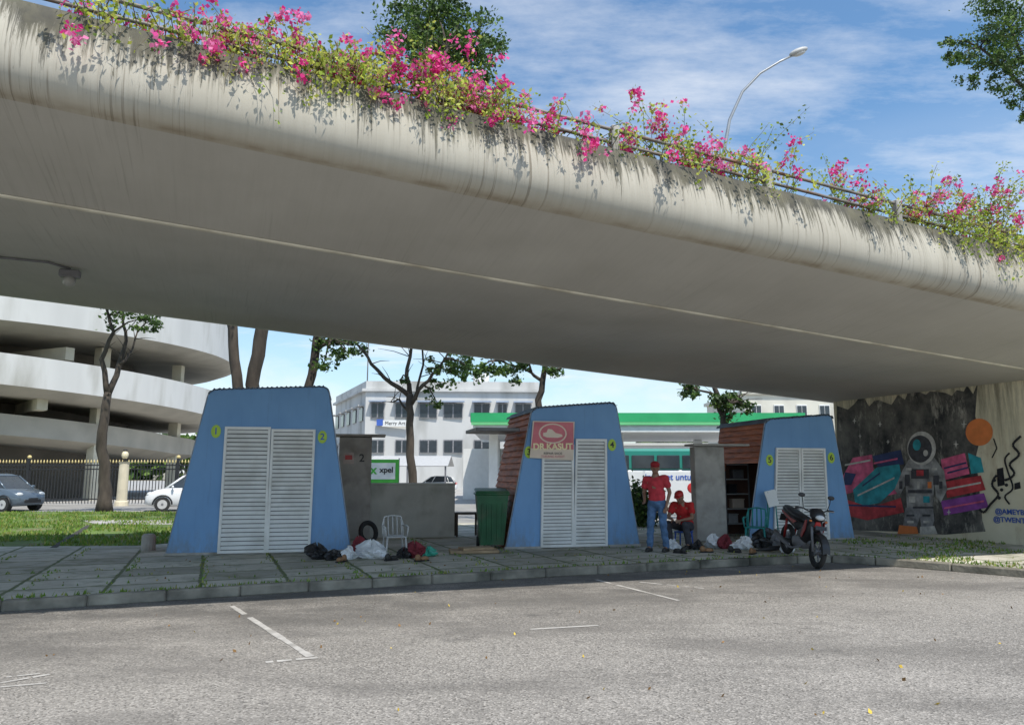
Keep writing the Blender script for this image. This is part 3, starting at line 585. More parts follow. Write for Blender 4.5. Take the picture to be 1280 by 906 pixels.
o=leafmesh('distant_trees',LV,.95,LEAF,LM); tag(o,'distant dark green belt of trees along the horizon','trees',kind='stuff')
# ================================================================ STREET LAMP
pl=[A(903,260,17.5),A(904,195,17.5),A(912,150,17.5),A(928,115,17.5),A(950,92,17.5),A(975,77,17.5),A(990,70,17.5)]
b0=Vector((pl[0].x,17.5,0)); s_=b0.dot(DH); b0.z=H+3.75+GR*s_
lt=thing('street_lamp','grey curved arm street lamp standing up from the overpass deck','street lamp',tuple(b0))
mb=MB(); mb.tube([b0]+pl,[.075,.06,.05,.04,.035,.03,.027,.027],pm('galvanised_grey',(.36,.37,.38),.1,4,.4,metal=.5),10); mb.build('pole',lt,True)
hd=A(998,65,17.5); mb=MB(); Mr=Matrix.Rotation(R(-22),3,'Y'); mb.ell(hd,(.26,.12,.085),LGREY,16,10,Mr); mb.build('lamp_head',lt,True)
mb=MB(); mb.ell(hd-Vector((-.03,0,.045)),(.17,.09,.06),pm('lamp_lens',(.6,.6,.58),.05,5,.15),14,8,Mr); mb.build('lens',lt,True)
# ================================================================ KIOSKS
def kiosk(label,bl,br_,tl,tr_,shutters,nums,depth,brick_open=False,canopy=None):
    p=G(*bl,ZP);q=G(*br_,ZP); ex=(q-p).normalized(); rz=math.atan2(ex.y,ex.x); ey=Vector((-ex.y,ex.x,0)); W=(q-p).length
    k=thing('kiosk',label,'kiosk',(p.x,p.y,ZP),rz,'blue kiosks under the overpass')
    def lp(px,py,off=0):
        o=Vector((p.x,p.y,0))-ey*off; d=ray(px,py); t=o.dot(ey)/d.dot(ey); w=d*t; w.z+=H; return ((w-o).dot(ex),w.z-ZP)
    tlx,tlz=lp(*tl);trx,trz=lp(*tr_)
    def outline(ins,r=.14):
        A0=[(0+ins,0),(W-ins,0)]
        def corner(P,a,b):
            P=Vector(P);a=(Vector(a)-P).normalized();b=(Vector(b)-P).normalized(); out=[]
            for i in range(6):
                t=i/5; out.append(tuple(P+a*r*(1-t)**2+b*r*t**2))
            return out
        TR=(trx-ins,trz-ins);TL=(tlx+ins,tlz-ins)
        return A0+corner(TR,A0[1],TL)+corner(TL,TR,A0[0])
    mb=MB(); mb.prism(outline(0),(0,0,0),(1,0,0),(0,0,1),(0,1,0),-.06,.0,BLUE); mb.build('facade_panel',k)
    mb=MB()
    ol=outline(-.012); 
    for (a,b),(c_,d) in zip(ol[1:],ol[2:]+ol[:1]): mb.tube([(a,-.035,b),(c_,-.035,d)],.014,pm('pale_edge_trim',(.36,.42,.50),.15,6,.5),5)
    mb.build('edge_trim',k)
    nb=int(tlz/.125)
    for side in (0,1):
        mb=MB()
        for i in range(nb):
            z0,z1=tlz*i/nb*.985,tlz*(i+1)/nb*.985
            def X(z): return (tlx*z/tlz+.04) if side==0 else (W-(W-trx)*z/trz-.04)
            sg=-1 if side==0 else 1; y0,y1=.004,depth
            if side==0 and brick_open and z1<tlz*.66: y0=depth-.45
            a=X(z0)+sg*.035; b=X(z1); 
            mb.add([(a,y0,z0),(a,y1,z0),(b,y1,z1),(b,y0,z1),(a-sg*.05,y0,z0),(a-sg*.05,y1,z0),(b-sg*.05,y1,z1),(b-sg*.05,y0,z1)],[(0,1,2,3),(0,1,5,4),(4,5,6,7),(0,3,7,4),(1,2,6,5)],BROWN)
        mb.build('boarded_side',k)
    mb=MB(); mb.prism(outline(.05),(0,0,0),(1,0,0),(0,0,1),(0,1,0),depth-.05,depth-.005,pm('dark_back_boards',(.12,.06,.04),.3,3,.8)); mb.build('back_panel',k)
    mb=MB(); N_=64; vs=[];x0,x1=tlx-.02,trx+.02
    for i in range(N_+1):
        t=i/N_; x=x0+(x1-x0)*t; e=min(t,1-t)*(x1-x0); z=tlz+(trz-tlz)*t+.022+.02*math.sin(t*(x1-x0)/.085*6.283) - (max(0,.14-e)**2)*4
        for y in (-.11,depth+.15):
            vs.append((x,y,z)); vs.append((x,y,z-.012))
    fs=[]
    for i in range(N_):
        a=i*4; fs+=[(a,a+4,a+6,a+2),(a+1,a+3,a+7,a+5),(a,a+1,a+5,a+4),(a+2,a+6,a+7,a+3)]
    fs+=[(0,2,3,1),(N_*4,N_*4+1,N_*4+3,N_*4+2)]
    mb.add(vs,fs,ROOFM); mb.build('corrugated_roof',k)
    mb=MB(); mb.box((W/2,-.03,.02),(W+.06,.09,.05),CONC,bev=.01); mb.build('base_sill',k)
    for (a,b,c_,d) in shutters:
        a,b,c_,d=[lp(*t_,.09) for t_ in (a,b,c_,d)]
        def L_(z): return d[0]+(a[0]-d[0])*(z-d[1])/(a[1]-d[1])
        def Rr(z): return c_[0]+(b[0]-c_[0])*(z-c_[1])/(b[1]-c_[1])
        z0=(c_[1]+d[1])/2; z0=max(z0,.05); z1=(a[1]+b[1])/2
        fr=MB()
        for (X0,Z0,X1,Z1) in ((L_(z0),z0,L_(z1),z1),(Rr(z0),z0,Rr(z1),z1)):
            fr.prism([(X0-.022,Z0),(X0+.022,Z0),(X1+.022,Z1),(X1-.022,Z1)],(0,0,0),(1,0,0),(0,0,1),(0,1,0),-.115,-.0605,SLAT)
        for z in (z0,z1): fr.box(((L_(z)+Rr(z))/2,-.088,z),(Rr(z)-L_(z)+.044,.05,.05),SLAT)
        S=MB(); S.poly([(L_(z0),-.064,z0),(Rr(z0),-.064,z0),(Rr(z1),-.064,z1),(L_(z1),-.064,z1)],DARK)
        ns=28
        for i in range(ns):
            z=z0+.03+(z1-z0-.06)*(i+.5)/ns; h=(z1-z0)/ns
            l_,r_=L_(z)+.012,Rr(z)-.012; q=[(-.112,z-h*.38),(-.105,z-h*.40),(-.070,z+h*.36),(-.077,z+h*.40)]
            S.add([(l_,a_,b_) for a_,b_ in q]+[(r_,a_,b_) for a_,b_ in q],[(0,1,2,3),(7,6,5,4),(0,4,5,1),(1,5,6,2),(2,6,7,3),(3,7,4,0)],SLAT)
        so=S.build('louvred_shutter',k); fr.build('frame',so)
    for (px,py,s_) in nums:
        x,z=lp(px,py,.065); mb=MB(); mb.prism([(.085*math.cos(i*.314),.12*math.sin(i*.314)) for i in range(20)],(x,0,z),(1,0,0),(0,0,1),(0,1,0),-.072,-.0605,LIME); o=mb.build('number_disc',k)
        text(s_,.17,BLUEP if s_ in '12' else BLACK,'number',o,(x,-.075,z),(R(90),0,0),ext=.002,bold=.003)
    if canopy:
        mb=MB(); x0,x1,z,y0,y1=canopy; mb.box(((x0+x1)/2,(y0+y1)/2,z),(x1-x0,y1-y0,.07),GREY,bev=.01); mb.build('side_canopy',k)
    return k,lp,W
k1,lp1,W1=kiosk('largest blue trapezoid kiosk on the left with two louvred shutters, discs 1 and 2',(208,694),(438,689),(263,488),(410,484),[((283,534),(337,536),(331,692),(273,693)),((341,537),(393,539),(386,690),(334,691))],[(270,539,'1'),(403,546,'2')],1.9)
k2,lp2,W2=kiosk('middle blue trapezoid kiosk with a shoe repair sign board and red brown side',(632,686),(798,682),(665,511),(768,504),[((679,563),(716,551),(716,683),(677,684)),((721,550),(757,550),(758,681),(718,683))],[(661,565,'3'),(765,556,'4')],2.1,canopy=(-.55,.35,2.32,.25,1.5))
k3,lp3,W3=kiosk('rightmost blue trapezoid kiosk beside the mural wall with open red brown side',(934,677),(1066,674),(956,525),(1037,519),[((971,561),(999,561),(1001,673),(968,675)),((1002,561),(1030,562),(1036,673),(1004,673))],[(962,575,'5'),(1039,572,'6')],2.0,brick_open=True)
sg=thing('shop_sign_board','pink and cream shoe repair sign reading DR.KASUT mounted on the middle kiosk','sign',k2.location,k2.rotation_euler.z)
c_=[lp2(px,py,.12) for px,py in ((666,526),(718,527),(716,575),(662,572))]
mb=MB(); mb.prism([(a,b) for a,b in c_],(0,0,0),(1,0,0),(0,0,1),(0,1,0),-.135,-.118,CREAM); mb.build('board',sg)
cx=sum(a for a,b in c_)/4; cz=sum(b for a,b in c_)/4
PK=pm('sign_pink_red',(.60,.17,.20),.2,3,.6); mb=MB()
inn=[(cx+(a-cx)*.94,cz+(b-cz)*.95) for a,b in c_]
mb.poly([(inn[0][0],-.138,inn[0][1]),(inn[1][0],-.138,inn[1][1]),(inn[1][0],-.138,inn[2][1]+.19),(inn[3][0],-.138,inn[3][1]+.17)],PK)
mb.prism([(.29*math.cos(i*.2618),.20*math.sin(i*.2618)) for i in range(24)],(cx,0,cz+.13),(1,0,0),(0,0,1),(0,1,0),-.142,-.1385,CREAM)
mb.prism([(.26*math.cos(i*.2618),.175*math.sin(i*.2618)) for i in range(24)],(cx,0,cz+.13),(1,0,0),(0,0,1),(0,1,0),-.145,-.1425,PK)
mb.prism([(-.2,-.05),(-.12,-.08),(.1,-.085),(.2,-.06),(.19,-.02),(.06,.01),(-.02,.08),(-.1,.09),(-.13,.02),(-.2,.01)],(cx,0,cz+.13),(1,0,0),(0,0,1),(0,1,0),-.148,-.1455,CREAM)
mb.build('emblem',sg)
text('DR.KASUT',.175,pm('sign_gold',(.88,.76,.45),.1,5,.5),'sign_name',sg,(cx,-.142,cz-.135),(R(90),-.01,0),ext=.002,bold=.006)
for i,s_ in enumerate(('REPAIR SHOE','TUKANG KASUT')): text(s_,.065,BLACK if i!=1 else PK,'sign_text',sg,(cx,-.142,cz-.265-i*.06),(R(90),0,0),ext=.001)
def booth(label,x,y,w,d,h,slab,rz,txt=None,nm='side_booth',ov=.25):
    t=thing(nm,label,'booth wall',(x,y,ZP),rz); mb=MB(); mb.box((0,d/2,h/2),(w,d,h),CONC,bev=.01); mb.build('pier',t)
    mb=MB(); x0,x1=slab; mb.box(((x0+x1)/2,d/2,h+.04),(x1-x0,d+ov,.05),CONC,bev=.01); mb.build('roof_slab',t)
    if txt:
        text(txt,.24,BLACK,'number',t,(w*.2,-.006,h*.79),(R(90),0,0),ext=.002,bold=.004)
        mb=MB(); mb.prism([(-.12,-.13),(.12,-.12),(.11,.13),(-.12,.12)],(-w*.2,0,h*.79),(1,0,0),(0,0,1),(0,1,0),-.012,-.001,pm('pale_poster',(.5,.42,.38),.25,9,.7)); o=mb.build('poster',t)
        mb=MB(); mb.poly([(-w*.2-.08,-.014,h*.79-.03),(-w*.2+.08,-.014,h*.79-.03),(-w*.2+.07,-.014,h*.79+.07),(-w*.2-.08,-.014,h*.79+.07)],RED); mb.build('poster_print',o)
    return t
p=G(441,674,ZP); booth('grey concrete booth wall numbered 2 beside the left kiosk',p.x,p.y,.72,.35,2.25,(-.65,.66),R(11),'2')
p=G(891,676,ZP); booth('bare grey concrete booth wall left of the rightmost kiosk',p.x,p.y,.70,.25,2.02,(-.42,.9),R(11))
sh=thing('shelf_rack','grey slatted shelf rack inside the open side of the rightmost kiosk','shelf',(*G(924,668,ZP).xy,ZP),R(11))
for x in (-.3,.3):
    for y in (0,.35): mb=MB(); mb.box((x,y,.9),(.03,.03,1.8),GREY); mb.build('upright',sh)
for z in (.25,.6,.95,1.3,1.65): mb=MB(); mb.box((0,.175,z),(.57,.38,.025),LGREY); mb.build('shelf_board',sh)
for i,(z,xx,m,wd) in enumerate(((.2625,-.1,LGREY,.25),(.6125,.05,CREAM,.3),(.9625,-.08,BLACK,.22),(1.3125,.08,GREY,.28))):
    mb=MB(); mb.box((0,0,.1),(wd,.25,.2),m,bev=.015); mb.box((0,0,.212),(wd+.02,.27,.025),m,bev=.006); o=mb.build('storage_box'); q=XF[sh.name]@Vector((xx,.18,z)); o.location=q; o.rotation_euler=(0,0,R(11)); tag(o,('light grey','cream','black','dark grey')[i]+' storage box on the shelf rack of the rightmost kiosk','box','storage boxes on the shelf rack')
p=G(459,672,ZP);q=G(568,671,ZP)
lw=MB(); d=(q-p); rz=math.atan2(d.y,d.x); lw.box((0,.075,.6),(d.length,.15,1.2),CONCL,bev=.012); lw.box((0,.075,1.21),(d.length+.03,.19,.05),CONCL,bev=.01)
o=lw.build('low_wall'); o.location=((p.x+q.x)/2,(p.y+q.y)/2,ZP-.01); o.rotation_euler=(0,0,rz); tag(o,'low pale rendered wall between the left and middle kiosks','wall')
p=G(582,671,ZP); tb=thing('side_table','small dark timber table behind the green bin','table',(p.x,p.y+.3,ZP),R(12))
mb=MB(); mb.box((0,0,.52),(.6,.45,.04),pm('dark_timber',(.07,.05,.035),.3,5,.8),bev=.008); mb.build('table_top',tb)
for x in (-.25,.25):
    for y in (-.18,.18): mb=MB(); mb.box((x,y,.25),(.045,.045,.5),MATS['dark_timber']); mb.build('leg',tb)
p=G(614,684,ZP); bn=thing('wheelie_bin','dark green two wheeled rubbish bin against the middle kiosk','bin',(p.x,p.y,ZP),R(6))
mb=MB(); a=[(-.23,-.24),(.23,-.24),(.23,.24),(-.23,.24)]; b=[(-.31,-.33),(.31,-.33),(.31,.33),(-.31,.33)]
mb.add([(x,y,.07) for x,y in a]+[(x,y,1.02) for x,y in b],[(3,2,1,0),(4,5,6,7)]+[(i,(i+1)%4,4+(i+1)%4,4+i) for i in range(4)],GREENB)
for x in (-.2,-.1,0,.1,.2): mb.box((x,-.297,.5),(.02,.03,.7),GREENB,rx=R(5.4))
mb.build('body',bn)
mb=MB(); mb.box((0,0,1.045),(.68,.70,.05),GREENB,bev=.02); mb.build('rim',bn)
mb=MB(); mb.box((0,-.01,1.10),(.66,.70,.06),GREENB,rx=R(4),bev=.025); mb.tube([(-.25,.38,1.08),(.25,.38,1.08)],.018,GREENB); mb.build('lid',bn)
for x in (-.25,.25): mb=MB(); mb.cyl((x-.03,.22,.1),(x+.03,.22,.1),.1,RUB); mb.build('wheel',bn)
# ================================================================ PEOPLE
def remesh(mb,name,parent,voxel,sm=4):
    o=mb.build(name,parent,rec=False); md=o.modifiers.new('r','REMESH'); md.mode='VOXEL'; md.voxel_size=voxel; s_=o.modifiers.new('s','SMOOTH'); s_.iterations=sm; s_.factor=.5
    bpy.context.view_layer.update()
    me=bpy.data.meshes.new_from_object(o.evaluated_get(bpy.context.evaluated_depsgraph_get())); o.modifiers.clear(); o.data=me
    me.materials.clear(); me.materials.append(mb.mats[0])
    me.polygons.foreach_set('use_smooth',[True]*len(me.polygons)); return o
def wrinkle(o,amp,fr):
    for v in o.data.vertices:
        c=v.co; k=math.sin(c.z*fr+3*math.sin(c.x*9+c.y*7))*math.sin(c.x*13+c.z*5)*amp; v.co=c+v.normal*k
def hand(mb,w,d,side,m,curl=.35):
    w=Vector(w); d=Vector(d).normalized(); up=Vector((0,-1,0)); s=d.cross(up); s=s.normalized() if s.length>.1 else Vector((1,0,0)); nrm=s.cross(d).normalized()
    mb.capsule(w,w+d*.075,.022,.026,m)
    for i in range(4):
        off=(i-1.5)*.019; b=w+d*.08+s*off; L_=(.075,.085,.08,.062)[i]; k=b+d*L_*.55+nrm*curl*.02; e=k+(d+nrm*curl*1.3).normalized()*L_*.45
        mb.capsule(b-d*.02,k,.0098,.009,m,8); mb.capsule(k,e,.009,.0075,m,8)
    sd=s*(-side); b=w+d*.03+sd*.02; k=b+(d*.6+sd).normalized()*.035; mb.capsule(b,k,.013,.011,m,8); mb.capsule(k,k+(d+sd*.3).normalized()*.03,.011,.008,m,8)
def person(label,loc,rz,J,shirt,trou,cap,sleeve=.5):
    t=thing('person',label,'person',loc,rz)
    hc=Vector(J['head']); tilt=J.get('tilt',0); Mh=Matrix.Rotation(J.get('turn',0),3,'Z')@Matrix.Rotation(tilt,3,'X')
    hp=lambda v: hc+Mh@Vector(v)
    b=MB(); m=SKIN
    b.ell(hc,(.074,.092,.112),m,18,12,Mh); b.ell(hp((0,-.03,-.055)),(.055,.06,.06),m,14,8,Mh) 
    b.ell(hp((0,-.098,-.012)),(.013,.02,.024),m,10,6,Mh); b.ell(hp((0,-.088,-.058)),(.026,.012,.010),m,10,6,Mh)
    for s in (-1,1): b.ell(hp((s*.077,.0,-.01)),(.012,.02,.03),m,10,6,Mh); b.ell(hp((s*.03,-.08,.018)),(.02,.014,.008),m,8,5,Mh)
    nk=Vector(J['neck']); ch=Vector(J['chest']); pv=Vector(J['pelvis'])
    b.capsule(hp((0,.01,-.07)),nk,.052,.06,m); b.capsule(nk,ch,.07,.12,m); b.capsule(ch,pv,.12,.115,m)
    sh=MB(); tr=MB(); shm=shirt
    sh.ell(ch+Vector((0,0,-.0)),(.175,.125,.17),shm,18,10); mid=(ch+pv)/2; sh.ell(mid,(.165,.13,.17),shm,18,10); sh.ell(pv+Vector((0,0,.06)),(.172,.135,.12),shm,18,10); sh.capsule(nk+Vector((0,0,-.03)),ch,.07,.12,shm)
    tr.ell(pv-Vector((0,0,.03)),(.165,.13,.12),trou,18,10)
    for s,q in ((-1,'L'),(1,'R')):
        S=Vector(J['sh'+q]);E=Vector(J['el'+q]);Wr=Vector(J['wr'+q]);Hh=Vector(J['hip'+q]);K=Vector(J['kn'+q]);An=Vector(J['an'+q])
        b.capsule(ch+(S-ch)*.5,S,.08,.055,m); b.capsule(S,E,.05,.037,m); b.capsule(E,Wr,.037,.025,m); hand(b,Wr,J.get('hd'+q,Wr-E),s,m,J.get('curl',.4))
        b.capsule(Hh,K,.075,.05,m); b.capsule(K,An,.05,.036,m); b.capsule(An,An+Vector(J.get('ft',(0,-.1,-.045))),.035,.03,m)
        sh.capsule(ch+(S-ch)*.45+Vector((0,0,.03)),S,.088,.07,shm); sh.capsule(S,S.lerp(E,sleeve),.068,.070,shm)
        tr.capsule(Hh,K,.095,.072,trou); tr.capsule(K,An+Vector((0,0,.02)),.07,.062,trou)
        f=MB(); A0=An+Vector((0,.03,-.045)); A0.z=.038; f.capsule(A0,A0+Vector(J.get('toe',(0,-.17,0))),.042,.04,SHOE); f.box(A0+Vector(J.get('toe',(0,-.17,0)))*.5-Vector((0,0,.025)),(.08,.24,.025),SHOE); remesh(f,'shoe',t,.009,2)
    remesh(b,'body',t,.0068,3); wrinkle(remesh(sh,'shirt',t,.012,5),.009,34); wrinkle(remesh(tr,'trousers',t,.012,4),.007,42)
    h=MB(); h.ell(hp((0,.022,.022)),(.081,.086,.095),HAIR,18,10,Mh); remesh(h,'hair',t,.009,2)
    c=MB(); c.ell(hp((0,.0,.062)),(.088,.104,.068),cap,18,10,Mh); 
    pts=[hp((x,-.075-.085*math.sqrt(max(0,1-(x/.075)**2)),.045)) for x in [-.075+.015*i for i in range(11)]]+[hp((.075,-.05,.055)),hp((-.075,-.05,.055))]
    n_=len(pts); c.add(pts+[p_+Vector((0,0,.012)) for p_ in pts],[list(range(n_)),[n_+i for i in range(n_)][::-1]]+[(i,(i+1)%n_,n_+(i+1)%n_,n_+i) for i in range(n_)],cap); c.build('cap',t)
    for s in (-1,1):
        e=MB(); e.ell(hp((s*.03,-.084,.002)),(.013,.008,.006),pm('eye_dark',(.03,.02,.018),.1,9,.2),8,6,Mh); e.build('eye',t)
    return t
p=G(822,689,ZP)
person('man standing in a red shirt, blue jeans and red cap beside the middle kiosk',(p.x,p.y,ZP),R(-32),
 dict(head=(.01,-.035,1.55),tilt=R(12),turn=R(25),neck=(0,.0,1.41),chest=(0,.01,1.24),pelvis=(.02,.0,.93),shL=(-.19,0,1.34),elL=(-.26,.05,1.07),wrL=(-.17,-.16,.95),shR=(.19,0,1.36),elR=(.25,.06,1.09),wrR=(.22,-.05,.85),
 hipL=(-.07,0,.9),knL=(-.10,-.06,.49),anL=(-.14,-.02,.085),hipR=(.11,0,.9),knR=(.13,-.01,.49),anR=(.15,.07,.085)),SHIRT,JEAN,CAPM)
p=G(858,684,ZP)
person('seated person in scarlet shirt and cap bent over work on a low stool',(p.x,p.y+.12,ZP),R(-35),
 dict(head=(.0,-.20,.985),tilt=R(28),neck=(0,-.10,.87),chest=(0,-.03,.72),pelvis=(0,.05,.42),shL=(-.18,-.07,.82),elL=(-.25,-.20,.58),wrL=(-.10,-.38,.56),hdL=(.5,-.7,-.2),shR=(.18,-.07,.82),elR=(.25,-.2,.58),wrR=(.09,-.38,.54),hdR=(-.5,-.7,-.2),
 hipL=(-.1,.03,.40),knL=(-.18,-.38,.46),anL=(-.16,-.34,.085),hipR=(.1,.03,.40),knR=(.18,-.38,.46),anR=(.2,-.30,.085),curl=.9),SHIRT2,TROU,RED)
st=thing('low_stool','low blue plastic stool under the seated person','stool',(p.x,p.y+.2,ZP),R(-35))
mb=MB(); mb.box((0,0,.29),(.3,.3,.035),BLUEP,bev=.012); mb.build('seat',st)
for x in (-.12,.12):
    for y in (-.12,.12): mb=MB(); mb.tube([(x,y,.28),(x*1.15,y*1.15,0)],[.02,.014],BLUEP,6); mb.build('leg',st)
# ================================================================ MOTORCYCLE
fw=G(1021,711,0.0); hd_=Vector((.05,-1,0)).normalized(); rw=fw-hd_*1.24
rzm=math.atan2(hd_.y,hd_.x)
mc=thing('motorcycle','black and red underbone motorcycle parked across the kerb by the right kiosk','motorcycle',((fw.x+rw.x)/2,(fw.y+rw.y)/2,.065),rzm,ry=math.asin(.12/1.24),rx=R(-7),sc=.96)
def wheel(x,nm,r=.285,w=.045,par=None):
    o=MB()
    pts=[(x+(r-w)*math.cos(a*math.pi/14),0,r+(r-w)*math.sin(a*math.pi/14)) for a in range(29)]
    o.tube(pts,w,RUB,10,False); wo=o.build(nm,par)
    q=MB(); q.tube([(x+(r-.09)*math.cos(a*math.pi/14),0,r+(r-.09)*math.sin(a*math.pi/14)) for a in range(29)],.018,BLACK,8,False)
    for k in range(5):
        a=k*2*math.pi/5; q.tube([(x,0,r),(x+(r-.09)*math.cos(a),0,r+(r-.09)*math.sin(a))],[.02,.014],GREY,6)
    q.cyl((x,-.05,r),(x,.05,r),.045,GREY); q.build('rim',wo)
    q=MB(); q.cyl((x,.055,r),(x,.06,r),.10,GREY,24); q.build('brake_disc',wo)
wheel(.62,'wheel',par=mc); wheel(-.62,'wheel',par=mc)
for y in (-.085,.085): mb=MB(); mb.tube([(.62,y,.285),(.50,y,.62),(.44,y,.80)],[.022,.025,.022],GREY,8); mb.build('fork_leg',mc)
mb=MB(); arcp=[(.62+.33*math.cos(R(a)),0,.285+.33*math.sin(R(a))) for a in range(5,156,15)]
for a,b in zip(arcp,arcp[1:]): mb.add([(a[0],-.065,a[2]-.02),(a[0],0,a[2]+.01),(a[0],.065,a[2]-.02),(b[0],-.065,b[2]-.02),(b[0],0,b[2]+.01),(b[0],.065,b[2]-.02)],[(0,1,4,3),(1,2,5,4)],BLACK,True)
mb.build('front_mudguard',mc)
def loftx(st,m,mb,n=12):
    vs=[]
    for (x,z,hy,hz) in st:
        for i in range(n): a=2*math.pi*i/n; vs.append((x,hy*math.copysign(abs(math.cos(a))**.75,math.cos(a)),z+hz*math.copysign(abs(math.sin(a))**.75,math.sin(a))))
    fs=[(j*n+i,j*n+(i+1)%n,(j+1)*n+(i+1)%n,(j+1)*n+i) for j in range(len(st)-1) for i in range(n)]+[list(range(n)),[(len(st)-1)*n+i for i in range(n)]]
    mb.add(vs,fs,m,True)
mb=MB(); loftx([(.50,.74,.10,.08),(.42,.66,.15,.18),(.30,.56,.16,.20),(.12,.50,.13,.15),(-.05,.48,.1,.1)],BLACK,mb); mb.build('leg_shield_fairing',mc)
for s in (-1,1): mb=MB(); mb.prism([(.44,.80),(.38,.78),(.26,.50),(.31,.47),(.42,.62)],(0,s*.163,0),(1,0,0),(0,0,1),(0,s,0),0,.012,DRED); mb.build('red_side_panel',mc)
mb=MB(); loftx([(.60,.86,.06,.04),(.55,.88,.11,.09),(.44,.92,.13,.10),(.33,.95,.09,.05)],BLACK,mb); mb.build('headlight_cowl',mc)
mb=MB(); mb.prism([(-.035,.79),(.035,.79),(.06,.71),(0,.65),(-.06,.71)],(.515,0,0),(0,1,0),(0,0,1),(1,0,0),0,.02,RED); mb.build('red_nose_panel',mc)
mb=MB(); mb.ell((.575,0,.87),(.05,.085,.05),pm('headlight_glass',(.6,.62,.62),.05,5,.08)); mb.build('headlight',mc)
mb=MB(); mb.tube([(.34,-.34,.98),(.36,-.22,.99),(.42,-.1,.94),(.42,.1,.94),(.36,.22,.99),(.34,.34,.98)],.013,BLACK); 
for s in (-1,1): mb.tube([(.34,s*.24,.987),(.335,s*.35,.98)],.02,BLACK); mb.tube([(.40,s*.22,.98),(.42,s*.33,.985)],.006,CHR,5)
mb.build('handlebar',mc)
for s in (-1,1):
    mb=MB(); mb.tube([(.37,s*.22,1.0),(.38,s*.25,1.13),(.36,s*.26,1.19)],.007,BLACK,6); mb.ell((.36,s*.27,1.22),(.02,.065,.04),BLACK,12,8); mb.build('mirror',mc)
    mb=MB(); mb.ell((.53,s*.14,.80),(.03,.025,.018),ORANGE,8,6); mb.build('indicator',mc)
mb=MB(); loftx([(.12,.74,.06,.03),(.0,.77,.11,.05),(-.25,.79,.13,.05),(-.55,.84,.12,.045),(-.78,.88,.07,.03)],BLACK,mb); mb.build('saddle',mc)
mb=MB(); loftx([(.1,.60,.07,.1),(-.15,.64,.12,.12),(-.5,.71,.11,.10),(-.8,.80,.08,.06),(-.9,.84,.04,.03)],BLACK,mb); mb.build('tail_fairing',mc)
for s in (-1,1): mb=MB(); mb.prism([(-.05,.70),(-.2,.64),(-.7,.77),(-.75,.82),(-.3,.72)],(0,s*.118,0),(1,0,0),(0,0,1),(0,s,0),0,.01,DRED); mb.build('tail_stripe',mc)
mb=MB(); loftx([(.22,.36,.1,.09),(.08,.36,.15,.13),(-.12,.34,.15,.12),(-.25,.34,.09,.08)],GREY,mb); mb.tube([(.25,0,.4),(.4,0,.38)],.06,GREY); mb.build('engine',mc)
mb=MB(); mb.tube([(.2,-.1,.3),(-.1,-.15,.2),(-.4,-.17,.26),(-.8,-.18,.38)],[.018,.02,.04,.045],GREY,10); mb.build('exhaust',mc)
for y in (-.09,.09): mb=MB(); mb.tube([(-.62,y,.285),(-.1,y,.36)],.02,BLACK); mb.tube([(-.58,y,.32),(-.5,y*1.2,.68)],.024,DRED,8); mb.build('swing_arm',mc)
mb=MB(); mb.box((-.88,0,.66),(.01,.16,.14),BLACK,ry=.3); mb.build('rear_plate',mc)
mb=MB(); mb.box((.655,0,.70),(.01,.20,.07),BLACK,ry=-.3); mb.build('front_plate',mc)
# ================================================================ GROUND CLUTTER
def bag(px,py,w,h,m,label,knot=True,nm='plastic_bag',cat='bag'):
    p=G(px,py,ZP); mb=MB(); nu,nv=22,12; vs=[]; sd=random.random()*9; ax=random.uniform(.7,1.2)
    for j in range(nv+1):
        t=j/nv; r=w/2*(max(0,math.sin(math.pi*min(.999,t*.84+.16)))**.6)+.012; z=h*t
        for i in range(nu):
            a=2*math.pi*i/nu; q=1+.22*math.sin(3*a+sd+t*4)+.14*math.sin(7*a-sd*2+t*9)+random.gauss(0,.06); vs.append((r*q*ax*math.cos(a)+.08*w*math.sin(t*4+sd),r*q*.8*math.sin(a),max(0,z*(1+.3*math.sin(2*a+sd)*t)*(1 if j else 0))))
    fs=[(j*nu+i,j*nu+(i+1)%nu,(j+1)*nu+(i+1)%nu,(j+1)*nu+i) for j in range(nv) for i in range(nu)]+[list(range(nu))[::-1],[nv*nu+i for i in range(nu)]]
    mb.add(vs,fs,m,False)
    if knot:
        for s in (-1,1): mb.tube([(0,0,h*.9),(s*.04,0,h+.04),(s*.07,.01,h+.02)],[.022,.018,.006],m,6)
    o=mb.build(nm); o.location=(p.x,p.y,ZP-.003); o.rotation_euler=(0,0,random.random()*6); tag(o,label,cat,'bags on the pavement by the kiosks')
bag(397,698,.42,.22,BAGK,'black bag slumped against the base of the left kiosk',False,'cloth_bag')
bag(416,699,.34,.14,BAGK,'flatter black bag just right of the left kiosk edge',False,'cloth_bag')
bag(436,698,.30,.18,BAGW,'leftmost white plastic bag by the left kiosk')
bag(466,697,.50,.25,BAGW,'largest crumpled white plastic bag beside the grey plastic chair')
bag(448,692,.30,.26,BAGR,'dark red cloth bag behind the white plastic bags',False,'cloth_bag')
bag(517,696,.38,.22,BAGR,'dark red cloth bag just right of the plastic chair',False,'cloth_bag')
bag(505,697,.26,.15,BAGK,'small black bag at the foot of the plastic chair',False,'cloth_bag')
bag(536,694,.32,.12,BAGG,'flat green plastic bag on the paving')
bag(841,686,.26,.15,BAGW,'white bag at the feet of the standing man')
bag(872,686,.28,.15,BAGK,'black bag beside the seated person',False,'cloth_bag')
bag(893,684,.34,.22,BAGW,'white plastic bag in front of the bare booth wall')
bag(907,685,.30,.22,BAGR,'dark red bag between two white plastic bags',False,'cloth_bag')
bag(930,686,.38,.20,BAGW,'white plastic bag at the base of the rightmost kiosk')
